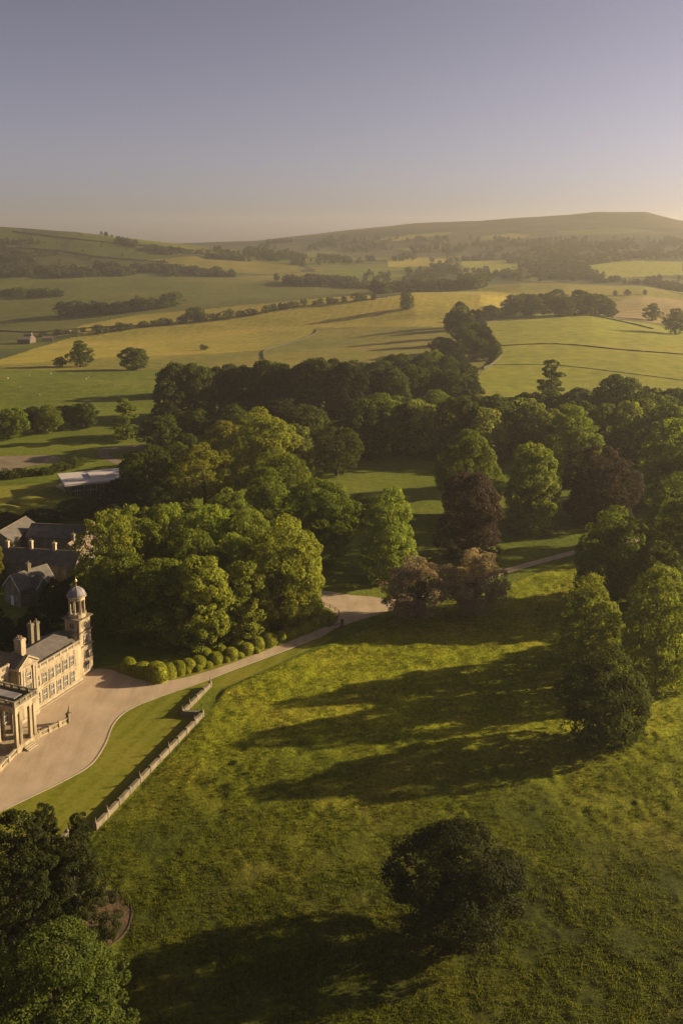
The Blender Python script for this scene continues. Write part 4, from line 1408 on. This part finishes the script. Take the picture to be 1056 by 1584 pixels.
# columned porch in front of the main block
a0, a1 = hl(27.7, 1167), hl(59.7, 1145)
PF = (a0[0] + a1[0]) / 2
P0, P1 = a0[1] - 0.1, a1[1] + 0.1
PB = -0.8
porch = MB()
porch.box(PB, PF, P0, P1, -0.05, 1.15).build('porch_plinth', M['stone'], house)
for yy in (P0 + 0.45, P0 + 1.35, P1 - 1.35, P1 - 0.45):
    for xx in (PF - 0.45, (PB + PF) / 2, ):
        c = MB().box(xx - 0.36, xx + 0.36, yy - 0.36, yy + 0.36, 1.15, 1.4)
        c.taper(xx, yy, 1.4, 6.5, 0.27, 0.27, 0.24, 0.24).box(xx - 0.34, xx + 0.34, yy - 0.34, yy + 0.34, 6.5, 6.8)
        c.build('column', M['stone'], house)
MB().box(PB, PF, P0, P1, 6.8, 7.7).build('porch_entablature', M['stone'], house)
MB().box(PB, PF + 0.2, P0 - 0.2, P1 + 0.2, 7.7, 7.95).build('porch_cornice', M['trim'], house)
pr = MB().box(PB, PF - 0.45, P0 + 0.35, P1 - 0.35, 7.95, 8.05).build('porch_roof', M['slate'], house)
MB().box(PB + 1.2, PF - 1.6, mid * 0 + (P0 + P1) / 2 - 0.9, (P0 + P1) / 2 + 0.9, 8.05, 8.4).build('roof_light', M['lead'], pr)
balustrade(house, 'y', PF - 0.1, P0, P1, 7.95, 0.8, 'stone_dark', 1.3)
balustrade(house, 'x', P0 + 0.1, PB, PF - 0.3, 7.95, 0.8, 'stone_dark', 1.5)
balustrade(house, 'x', P1 - 0.1, PB, PF - 0.3, 7.95, 0.8, 'stone_dark', 1.5)
for k in range(3):
    MB().box(PF, PF + 0.34 * (3 - k), (P0 + P1) / 2 - 1.1, (P0 + P1) / 2 + 1.1, k * 0.17 + (0.001 * k), (k + 1) * 0.17).build('step', M['trim'], house)


# low forecourt walls either side of the porch
def low_wall(label, pa, pb, n, end_pier=False):
    A, B = flat(*pa), flat(*pb)
    d = B - A
    o = empty('forecourt_wall', A, math.atan2(d.y, d.x))
    tag(o, label, 'wall')
    L = d.length
    MB().box(0, L, -0.16, 0.16, -0.05, 0.3).build('plinth', M['stone'], o)
    MB().box(0, L, -0.2, 0.2, 0.85, 1.02).build('coping', M['trim'], o)
    for k in range(n + 1):
        c = L * k / n
        MB().box(c - 0.24, c + 0.24, -0.26, 0.26, -0.05, 1.15).build('pier', M['stone'], o)
        if k < n:
            for j in range(7):
                q = c + L / n * (j + 1) / 8
                MB().box(q - 0.06, q + 0.06, -0.07, 0.07, 0.3, 0.85).build('baluster', M['stone'], o)
    if end_pier:
        m = MB().box(L - 0.36, L + 0.36, -0.36, 0.36, -0.05, 1.5).taper(L, 0, 1.5, 1.7, 0.45, 0.45, 0.36, 0.36)
        m.lathe([(0.1, 1.7), (0.26, 1.85), (0.14, 2.2), (0.06, 2.9), (0.02, 3.2)], L, 0, 8)
        m.build('end_pier', M['stone_dark'], o)
    return o


low_wall('low balustrade from the porch ending in a dark spiked pier', (61, 1141), (107, 1117.5), 3, True)
low_wall('low balustrade running from the porch out of the frame', (26, 1166), (-30, 1225), 4)

# ------------------------------------------------------------------ clock tower
tower = empty('clock_tower', flat(126, 1048.5), -HEAD)
tag(tower, 'square stone clock tower with open cupola and lead dome', 'tower')
S = 3.5
stages = [(0, 5.55, 0.0), (5.85, 8.35, 0.1), (8.65, 10.9, 0.14)]
for z0, z1, i in stages:
    MB().box(-S + i, -i, i, S - i, z0 - 0.1, z1).build('stage', M['stone'], tower)
for z, e in ((5.55, 0.22), (8.35, 0.22), (10.9, 0.3)):
    MB().box(-S - e * 0.4, e * 0.4, -e * 0.4, S + e * 0.4, z, z + 0.14).box(-S - e, e, -e, S + e, z + 0.14, z + 0.298).build('cornice', M['stone_dark'], tower)
for st, (z, h, w) in enumerate(((0.9, 1.5, 1.05), (3.2, 1.7, 1.05), (6.3, 1.5, 0.9))):
    i = (0, 0, 0.1)[st]
    window(tower, 'x', (-i, S / 2, z), w, h)
MB().box(-0.05, 0.12, 0.0, S, 2.75, 2.92).build('string_course', M['trim'], tower)
for face in ('x', '-y'):
    ring = MB()
    n = 20
    for k in range(n):
        a, b = 2 * math.pi * k / n, 2 * math.pi * (k + 1) / n
        for_r = [(0.62, a), (0.8, a), (0.8, b), (0.62, b)]
        vs = [(d, r * math.cos(t), r * math.sin(t)) for d in (-0.02, 0.1) for r, t in for_r]
        ring.add(vs, [(0, 3, 2, 1), (4, 5, 6, 7), (0, 1, 5, 4), (1, 2, 6, 5), (2, 3, 7, 6), (3, 0, 4, 7)])
    o = bpy.data.objects.new('clock_face', None)
    link(o, tower)
    o.location = (-0.14, S / 2, 9.8) if face == 'x' else (-S / 2, 0.14, 9.8)
    o.rotation_euler = (0, 0, 0 if face == 'x' else -math.pi / 2)
    disc = MB()
    disc.add([(0.03, 0.63 * math.cos(2 * math.pi * k / n), 0.63 * math.sin(2 * math.pi * k / n)) for k in range(n)], [tuple(range(n))])
    disc.build('dial', M['wood'], o)
    ring.build('dial_ring', M['trim'], o)
    hands = MB().box(0.04, 0.06, -0.03, 0.03, -0.08, 0.5).box(0.062, 0.08, -0.05, 0.36, -0.03, 0.03)
    for k in range(12):
        a = 2 * math.pi * k / 12
        hands.box(0.04, 0.055, 0.53 * math.sin(a) - 0.025, 0.53 * math.sin(a) + 0.025, 0.53 * math.cos(a) - 0.05, 0.53 * math.cos(a) + 0.05)
    hands.build('clock_hands', M['gold'], o)
cx, cyy = -S / 2, S / 2
MB().lathe([(1.62, 11.2), (1.62, 11.75), (1.72, 11.78), (1.72, 11.95)], cx, cyy, 16).build('cupola_base', M['stone'], tower)
for k in range(8):
    a = 2 * math.pi * (k + 0.5) / 8
    MB().lathe([(0.24, 11.95), (0.24, 12.1), (0.17, 12.12), (0.15, 14.3), (0.23, 14.34), (0.23, 14.5)], cx + 1.36 * math.cos(a), cyy + 1.36 * math.sin(a), 10).build('column', M['stone'], tower)
MB().lathe([(0.5, 11.95), (0.5, 14.5)], cx, cyy, 8).build('bell_frame', M['wood'], tower)
MB().lathe([(1.5, 14.5), (1.5, 14.85), (1.62, 14.88), (1.66, 15.05), (1.84, 15.1), (1.86, 15.28)], cx, cyy, 24).build('cupola_entablature', M['stone'], tower)
dome = MB().lathe([(1.66, 15.28), (1.6, 15.6), (1.42, 16.0), (1.15, 16.35), (0.8, 16.62), (0.4, 16.8), (0.15, 16.88), (0.1, 17.1)], cx, cyy, 24).build('dome', M['lead'], tower, True)
for k in range(8):
    a = 2 * math.pi * k / 8
    pts = [(1.67, 15.28), (1.6, 15.62), (1.42, 16.02), (1.15, 16.37), (0.8, 16.64), (0.4, 16.82)]
    m = MB()
    for (r0, z0), (r1, z1) in zip(pts, pts[1:]):
        m.tube((cx + r0 * math.cos(a), cyy + r0 * math.sin(a), z0), (cx + r1 * math.cos(a), cyy + r1 * math.sin(a), z1), 0.05, 0.05, 5)
    m.build('rib', M['lead'], dome)
MB().lathe([(0.14, 17.05), (0.06, 17.2), (0.05, 17.6), (0.22, 17.75), (0.28, 17.95), (0.2, 18.15), (0.04, 18.3), (0.02, 18.75)], cx, cyy, 10).build('finial', M['gold'], tower, True)

# ------------------------------------------------------------------ outbuildings
def gabled(name, label, origin, rz, L, W, eave, rise, wall='stone_dark', roof='slate', cat='house', overhang=0.25, verge=None):
    """ridge along local y (0..L), gable ends at y=0 and y=L; W across x, centred"""
    o = empty(name, origin, rz)
    tag(o, label, cat)
    w = W / 2
    MB().prism([(-w, -0.2), (w, -0.2), (w, eave), (0, eave + rise), (-w, eave)], 'y', 0, L).build('wall', M[wall], o)
    r = MB()
    for s in (-1, 1):
        e = s * (w + overhang)
        ze = eave - rise * overhang / w
        r.prism([(0, eave + rise + 0.02), (0, eave + rise + 0.2), (e, ze + 0.2), (e, ze + 0.02)], 'y', -overhang, L + overhang)
    rf = r.build('roof', M[roof], o)
    MB().box(-0.1, 0.1, -overhang, L + overhang, eave + rise + 0.16, eave + rise + 0.26).build('ridge', M['stone_dark' if roof == 'slate' else 'trim'], rf)
    if verge:
        for y in (-overhang - 0.06, L + overhang + 0.003):
            v = MB()
            for s in (-1, 1):
                e = s * (w + overhang)
                ze = eave - rise * overhang / w
                v.prism([(0, eave + rise - 0.03), (0, eave + rise + 0.25), (e, ze + 0.25), (e, ze - 0.03)], 'y', y, y + 0.06)
            v.build('bargeboard', M[verge], rf)
    return o


cot = gabled('stone_cottage', 'stone cottage with slate roof and white bargeboards behind the clock tower', flat(20, 936), R(-38), 9.0, 6.2, 3.9, 3.0, 'stone_dark', 'slate', 'cottage', verge='white')
MB().prism([(2.2 + 1.6, -0.1), (2.2 + 4.6, -0.1), (2.2 + 4.6, 3.8), (2.2 + 3.1, 5.7), (2.2 + 1.6, 3.8)], 'x', 2.0, 4.0).build('cross_gable', M['stone_dark'], cot)
cg = MB()
for s in (-1, 1):
    cg.prism([(5.3, 5.72), (5.3, 5.92), (5.3 + s * 1.8, 3.75), (5.3 + s * 1.8, 3.55)], 'x', 1.2, 4.2)
cgo = cg.build('cross_roof', M['slate'], cot)
cv = MB()
for s in (-1, 1):
    cv.prism([(5.3, 5.68), (5.3, 5.97), (5.3 + s * 1.85, 3.78), (5.3 + s * 1.85, 3.5)], 'x', 4.203, 4.27)
cv.build('bargeboard', M['white'], cgo)
chimney(cot, 0, 4.4, 6.2, 8.6, 0.45, 0.4, 1, 'stone_dark')
window(cot, '-y', (-1.6, 0, 1.2), 0.8, 1.3)
window(cot, '-y', (1.6, 0, 1.2), 0.8, 1.3)
MB().box(-0.5, 0.5, -0.08, 0, 0, 2.2).build('door', M['white'], cot)
window(cot, 'x', (3.1, 1.6, 1.2), 0.9, 1.2)
window(cot, 'x', (4.0, 5.3, 1.2), 0.9, 1.2)

HC = R(-12)
c0 = flat(12, 893)
ra = gabled('courtyard_range', 'long slate roofed courtyard range with three chimneys behind the cottage', c0, R(-100), 19, 7.0, 5.0, 2.4, 'stone_dark', 'slate', 'building')
for y, z in ((0.4, 9.2), (6.5, 9.6), (12.5, 9.4)):
    chimney(ra, 0, y, 6.6, z, 0.4, 0.4, 1)
for k in range(6):
    window(ra, 'x', (3.5, 2 + k * 2.9, 2.6), 0.8, 1.3)
c1 = flat(108, 888)
rb = gabled('courtyard_range', 'brown roofed courtyard range catching the sun beside the clump', c1, R(-12), 15, 7.0, 5.0, 2.6, 'stone_dark', 'tile', 'building')
chimney(rb, 0, 2.5, 6.6, 9.4, 0.4, 0.4, 1, 'stone_dark')
chimney(rb, 0, 13.0, 6.6, 9.4, 0.4, 0.4, 1)
for k in range(4):
    window(rb, 'x', (3.5, 2 + k * 3.2, 2.6), 0.8, 1.3)
c2 = flat(52, 850)
rc = gabled('courtyard_range', 'grey roofed range at the back of the courtyard', c2, R(-98), 22, 7.5, 4.6, 2.4, 'stone_dark', 'slate', 'building')
c3 = flat(20, 880)
rd = gabled('courtyard_range', 'dull roofed range closing the courtyard at the frame edge', c3 + Vector((-6, 8, 0)), R(-10), 14, 7.0, 4.8, 2.2, 'stone_dark', 'slate', 'building')

pav = empty('pavilion', flat(145, 757), R(24))
tag(pav, 'modern flat roofed pavilion with pale roof among dark trees', 'building')
MB().box(-6.2, 6.2, -4.6, 4.6, -0.1, 3.2).build('wall', M['stone_dark'], pav)
MB().box(-7.6, 7.6, -6.0, 6.0, 3.2, 3.75).build('roof', M['membrane'], pav)
MB().box(-1.0, 5.0, -2.2, 2.8, 3.75, 4.25).build('roof_light', M['membrane'], pav)
for k in range(4):
    window(pav, '-y', (-4.5 + k * 3.0, -4.6, 0.1), 2.3, 2.6, mat='wood')
for k in range(3):
    window(pav, '-x', (-6.2, -3 + k * 3.0, 0.1), 2.3, 2.6, mat='wood')
pav.scale = (1.35, 1.35, 1.2)

lod = gabled('lodge', 'small lodge with a pinkish roof half hidden in the wood', flat(527, 690), R(-70), 10, 6.0, 5.8, 2.4, 'stone_dark', 'tile', 'house')
chimney(lod, 0, 8.5, 7.0, 10.2, 0.4, 0.4, 1)

fp = G(46, 530)
fh = gabled('farmhouse', 'farmhouse with pale pink sunlit gable beside a dark slate roof on the valley edge', fp + Vector((-6, 6, 0)), R(-125), 11, 8, 5, 3.5, 'tile', 'slate', 'farmhouse')
for k in range(2):
    window(fh, 'y', (-1.6 + 3.2 * k, 11, 0.9), 1.0, 1.4)
    window(fh, 'y', (-1.6 + 3.2 * k, 11, 3.5), 1.0, 1.2)
chimney(fh, 0, 10, 8, 10.2, 0.6, 0.5, 2)
fb = gabled('barn', 'low farm building right of the farmhouse', G(66, 528), R(-75), 10, 7, 3.6, 2.0, 'tile', 'slate', 'barn')
fb2 = gabled('barn', 'long dark roofed farm shed left of the farmhouse', G(28, 532) , R(-80), 12, 9, 5, 2.4, 'drystone', 'slate', 'barn')

# ------------------------------------------------------------------ terrace wall above the meadow
def terrace(label, pts, piers):
    """stone wall following points on the ground, with coping and evenly spaced piers"""
    A = flat(*pts[0])
    o = empty('terrace_wall', A)
    tag(o, label, 'wall')
    for (a, b, n) in piers:
        P, Q = flat(*a) - A, flat(*b) - A
        d = Q - P
        L = d.length
        ang = math.atan2(d.y, d.x)
        seg = []
        mW = MB().box(0.0, L, -0.2, 0.2, -0.15, 0.8)
        mC = MB().box(0.0, L, -0.26, 0.26, 0.8, 0.93)
        for nm, m, mat in (('wall_face', mW, 'stone_dark'), ('coping', mC, 'stone_dark')):
            w = m.build(nm, M[mat], o)
            w.location = P
            w.rotation_euler = (0, 0, ang)
        for k in range(n + 1):
            c = L * k / n
            q = MB().box(c - 0.17, c + 0.17, -0.28, 0.28, -0.15, 0.98).taper(c, 0, 0.98, 1.16, 0.2, 0.3, 0.12, 0.16)
            if k in (0, n) or k % 3 == 1:
                q.lathe([(0.07, 1.15), (0.13, 1.25), (0.08, 1.45), (0.03, 1.9)], c, 0, 7)
            w = q.build('pier', M['stone_dark'], o)
            w.location = P + Vector((0, 0, 0.002))
            w.rotation_euler = (0, 0, ang)
    return o


terrace('long pale stone garden wall with piers between the lawn and the meadow', [(148, 1284)], [((148, 1284), (313, 1109), 11), ((313, 1109), (282, 1107), 1), ((282, 1107), (325, 1063), 4)])
terrace('short stretch of garden wall showing between the dark evergreens', [(60, 1338)], [((60, 1338), (104, 1296), 2)])

# ------------------------------------------------------------------ gate at the junction
gate = empty('gate', flat(508, 969), 0)
tag(gate, 'pair of dark gate posts with low bar across the drive', 'gate')
gd = flat(529, 971) - flat(508, 969)
for k, p in enumerate((Vector((0, 0, 0)), gd)):
    MB().box(p.x - 0.3, p.x + 0.3, p.y - 0.3, p.y + 0.3, -0.05, 1.6).taper(p.x, p.y, 1.6, 1.85, 0.38, 0.38, 0.1, 0.1).build('post', M['wood'], gate)
g = MB()
for z in (0.3, 0.62, 0.95):
    g.tube((0.3, 0, z), (gd.x - 0.3, gd.y, z), 0.045, 0.045, 5)
g.tube((0.3, 0, 0.3), (gd.x - 0.3, gd.y, 0.95), 0.04, 0.04, 5)
g.build('bar', M['wood'], gate)
fpts = [flat(*p) for p in spline([(512, 962), (522, 958), (524, 950), (510, 941), (492, 935)], 4)]
fence = empty('rail_fence', fpts[0])
tag(fence, 'low curved rail fence round the grass tip at the junction', 'fence')
for p in fpts[::2]:
    q = p - fpts[0]
    MB().box(q.x - 0.06, q.x + 0.06, q.y - 0.06, q.y + 0.06, -0.1, 0.95).build('post', M['wood'], fence)
for z in (0.45, 0.85):
    rl_ = MB()
    for a, b in zip(fpts, fpts[1:]):
        rl_.tube(a - fpts[0] + Vector((0, 0, z)), b - fpts[0] + Vector((0, 0, z)), 0.04, 0.04, 5)
    rl_.build('rail', M['wood'], fence)

# ------------------------------------------------------------------ clipped yew domes
def dome_mesh(seed):
    rg = np.random.default_rng(seed)
    nu, nv = 20, 10
    vs, fs = [], []
    for j in range(nv + 1):
        t = j / nv * math.pi * 0.56
        for i in range(nu):
            a = 2 * math.pi * i / nu
            r = 0.97 + 0.03 * math.sin(3 * a + seed) + 0.02 * math.sin(5 * t + seed)
            vs.append((r * math.sin(t) ** 0.8 * math.cos(a), r * math.sin(t) ** 0.8 * math.sin(a), max(0, (math.cos(t) + 0.18) / 1.18)))
    for j in range(nv):
        for i in range(nu):
            fs.append((j * nu + i, (j + 1) * nu + i, (j + 1) * nu + (i + 1) % nu, j * nu + (i + 1) % nu))
    V = np.array(vs)
    n = 1600
    d = rg.normal(size=(n, 3))
    d[:, 2] = np.abs(d[:, 2])
    d /= np.linalg.norm(d, axis=1, keepdims=True)
    t = np.arccos(d[:, 2])
    p = np.stack([d[:, 0] / (np.sin(t) + 1e-6) * np.sin(t) ** 0.8, d[:, 1] / (np.sin(t) + 1e-6) * np.sin(t) ** 0.8, (d[:, 2] + 0.15) / 1.15], -1) * rg.uniform(0.96, 1.02, (n, 1))
    nr = d + rg.normal(0, 0.5, (n, 3))
    nr /= np.linalg.norm(nr, axis=1, keepdims=True)
    a = np.cross(nr, rg.normal(size=(n, 3)))
    a /= np.linalg.norm(a, axis=1, keepdims=True)
    b = np.cross(nr, a)
    s = 0.06
    lv = np.stack([p - a * s, p - b * s, p + a * s, p + b * s], 1).reshape(-1, 3)
    F = np.array(fs)
    return np_mesh('clipped_yew', np.concatenate([V, lv]), np.concatenate([F, np.arange(4 * n).reshape(n, 4) + len(V)]), M['leaf'], True)


domes = [dome_mesh(s) for s in (1, 2, 3)]
topiary = [(199, 1036, 26, 22, 0), (220, 1042, 26, 24, 0), (243, 1050, 34, 28, 0), (262, 1046, 26, 26, 0), (277, 1042, 20, 22, 0), (291, 1036, 24, 22, 0), (307, 1031, 22, 20, 0), (289, 1040, 16, 12, 1), (306, 1037, 15, 10, 1), (321, 1031, 16, 11, 1),
           (333, 1024, 22, 19, 0), (357, 1018, 22, 20, 0), (350, 1023, 13, 10, 1), (369, 1016, 15, 10, 1), (381, 1010, 22, 20, 0), (395, 1009, 13, 9, 1), (399, 1002, 22, 19, 0), (416, 997, 25, 22, 0), (433, 990, 20, 17, 0), (445, 985, 20, 20, 0), (458, 981, 17, 14, 1), (469, 976, 26, 23, 0), (485, 969, 22, 22, 0), (500, 965, 26, 25, 0),
           (340, 1010, 18, 16, 0), (368, 1003, 18, 16, 0), (318, 1016, 18, 16, 0)]
for i, (x, yb, w, h, small) in enumerate(topiary):
    p = flat(x, yb)
    sc = p.y / FPX
    o = link(bpy.data.objects.new('clipped_yew', domes[i % 3]))
    o.location = (p.x, p.y, 0.0)
    o.scale = (w * sc / 2 * random.uniform(1.05, 1.4), w * sc / 2 * random.uniform(1.0, 1.5), h * sc * random.uniform(0.75, 0.98))
    o.rotation_euler = (0, 0, random.uniform(0, 6))
    o.color = (0.20, 0.22, 0.026, 1)
    if i == 2:
        lab, grp = 'largest clipped yew dome at the wide end of the border', None
    elif i < 2:
        lab, grp = ['outermost clipped yew of the border, on its clock tower end', 'clipped yew between the outermost one and the largest dome'][i], 'shaded clipped yews'
    elif i == 23:
        lab, grp = 'clipped yew dome at the border tip next to the gate posts', None
    elif small:
        lab, grp = '%s small clipped yew dome from the house end, on the drive edge' % ORD[sorted(t[0] for t in topiary if t[4]).index(x)], 'small clipped yews'
    else:
        lab, grp = '%s full size clipped yew dome from the house end of the border' % ORD[sorted(t[0] for t in topiary[3:] if not t[4]).index(x)], 'clipped yew domes'
    tag(o, lab, 'topiary', grp)

# earth mounds on the garden lawn
for x, y, w, h, lab in ((45, 776, 6.0, 1.5, 'round grassed earth mound in the sun on the garden lawn'), (-6, 790, 7.0, 1.4, 'grassed earth mound on the garden lawn cut by the frame')):
    p = flat(x, y)
    m = MB().lathe([(w, 0.0), (w * 0.8, h * 0.35), (w * 0.55, h * 0.75), (w * 0.3, h * 0.95), (0.05, h)], 0, 0, 28).build('mound', M['lawn'], None, True)
    m.location = p
    tag(m, lab, None, None, 'structure')

# ------------------------------------------------------------------ sheep on the green pasture
def sheep(pos, rz, label):
    o = empty('sheep', pos, rz)
    tag(o, label, 'sheep', 'sheep grazing on the green pasture')
    b = MB()
    prof = [(-0.55, 0.12), (-0.45, 0.26), (-0.2, 0.33), (0.15, 0.33), (0.42, 0.26), (0.55, 0.14), (0.7, 0.1), (0.85, 0.09), (0.95, 0.05)]
    cz = [0.68, 0.68, 0.66, 0.66, 0.68, 0.68, 0.55, 0.42, 0.36]
    n = 10
    vs, fs = [], []
    for (x, r), z in zip(prof, cz):
        for k in range(n):
            a = 2 * math.pi * k / n
            vs.append((x, r * 0.9 * math.cos(a), z + r * math.sin(a)))
    for i in range(len(prof) - 1):
        for k in range(n):
            fs.append((i * n + k, i * n + (k + 1) % n, (i + 1) * n + (k + 1) % n, (i + 1) * n + k))
    fs += [tuple(range(n)), tuple((len(prof) - 1) * n + k for k in range(n))]
    b.add(vs, fs)
    for sx in (-0.35, 0.35):
        for sy in (-0.14, 0.14):
            b.tube((sx, sy, 0.5), (sx, sy, 0), 0.07, 0.045, 6)
    b.build('body', M['wool'], o, True)
    for sy in (-1, 1):
        MB().tube((0.72, 0.08 * sy, 0.6), (0.7, 0.2 * sy, 0.56), 0.04, 0.015, 5).build('ear', M['wool'], o)


for x, y in ((12, 586), (45, 582), (78, 579), (136, 584), (133, 587), (30, 600), (175, 600), (60, 612)):
    p = G(x, y)
    sheep(p, random.uniform(0, 6.28), 'tiny white sheep grazing on the smooth green pasture')

# ------------------------------------------------------------------ loose grass tufts over the rough meadow
ng = 80000
tt = rng.uniform(-0.42, 0.42, ng * 3)
dd = np.sqrt(rng.uniform(78 ** 2, 225 ** 2, ng * 3))
xx = tt * dd
zz = np.zeros_like(xx)
ppx, ppy = project(xx, dd, zz)
ok = in_poly(ppx, ppy, MEADOW) & (rng.random(len(xx)) > 0.7 * np.clip((dd - 104) / 46, 0, 1)) & (smooth_noise(xx / 3, dd / 3, 77) > 0.2 + 0.45 * rng.random(len(xx)))
xx, dd = xx[ok][:ng], dd[ok][:ng]
j = np.clip(np.searchsorted(tcols, xx / dd), 1, len(tcols) - 1)
i = np.clip(np.searchsorted(drows, dd), 1, len(drows) - 1)
zz = (GZ[i, j] + GZ[i - 1, j - 1]) / 2 - 0.05
m = len(xx)
nb = 4
base = np.stack([xx, dd, zz], -1)[:, None, :] + np.concatenate([rng.normal(0, 0.16, (m, nb, 2)), np.zeros((m, nb, 1))], -1)
ang = rng.uniform(0, 6.28, (m, nb))
wv = np.stack([np.cos(ang), np.sin(ang), 0 * ang], -1) * 0.055
hh = rng.uniform(0.15, 0.45, (m, 1)) * rng.uniform(0.6, 1.2, (m, nb))
tip = base + np.concatenate([rng.normal(0, 0.13, (m, nb, 2)), hh[..., None]], -1)
gv = np.stack([base - wv, base + wv, tip], 2).reshape(-1, 3)
gm = np_mesh('grass', gv, np.arange(len(gv)).reshape(-1, 3), M['leaf'])
go = link(bpy.data.objects.new('grass', gm))
go.color = (0.10, 0.118, 0.009, 1)
tag(go, 'loose tufts of long grass all over the rough meadow', None, None, 'stuff')

# ------------------------------------------------------------------ haze
hm, nt = new_mat('haze_air')
o_ = N(nt, 'ShaderNodeOutputMaterial')
pv = N(nt, 'ShaderNodeVolumePrincipled')
pv.inputs['Color'].default_value = HAZE_COLOR
pv.inputs['Density'].default_value = HAZE_DENSITY
pv.inputs['Anisotropy'].default_value = HAZE_G
nt.links.new(pv.outputs[0], o_.inputs['Volume'])
zmin, zmax = float(GZ.min()) - 1.5, float(GZ.max()) + 30
hz = MB().box(-8000, 8000, -1500, 4800, zmin, zmax).build('haze', hm)
tag(hz, 'thin golden evening haze lying over the whole valley', None, None, 'stuff')
print('terrain z', zmin, zmax, 'objects', len(bpy.data.objects))
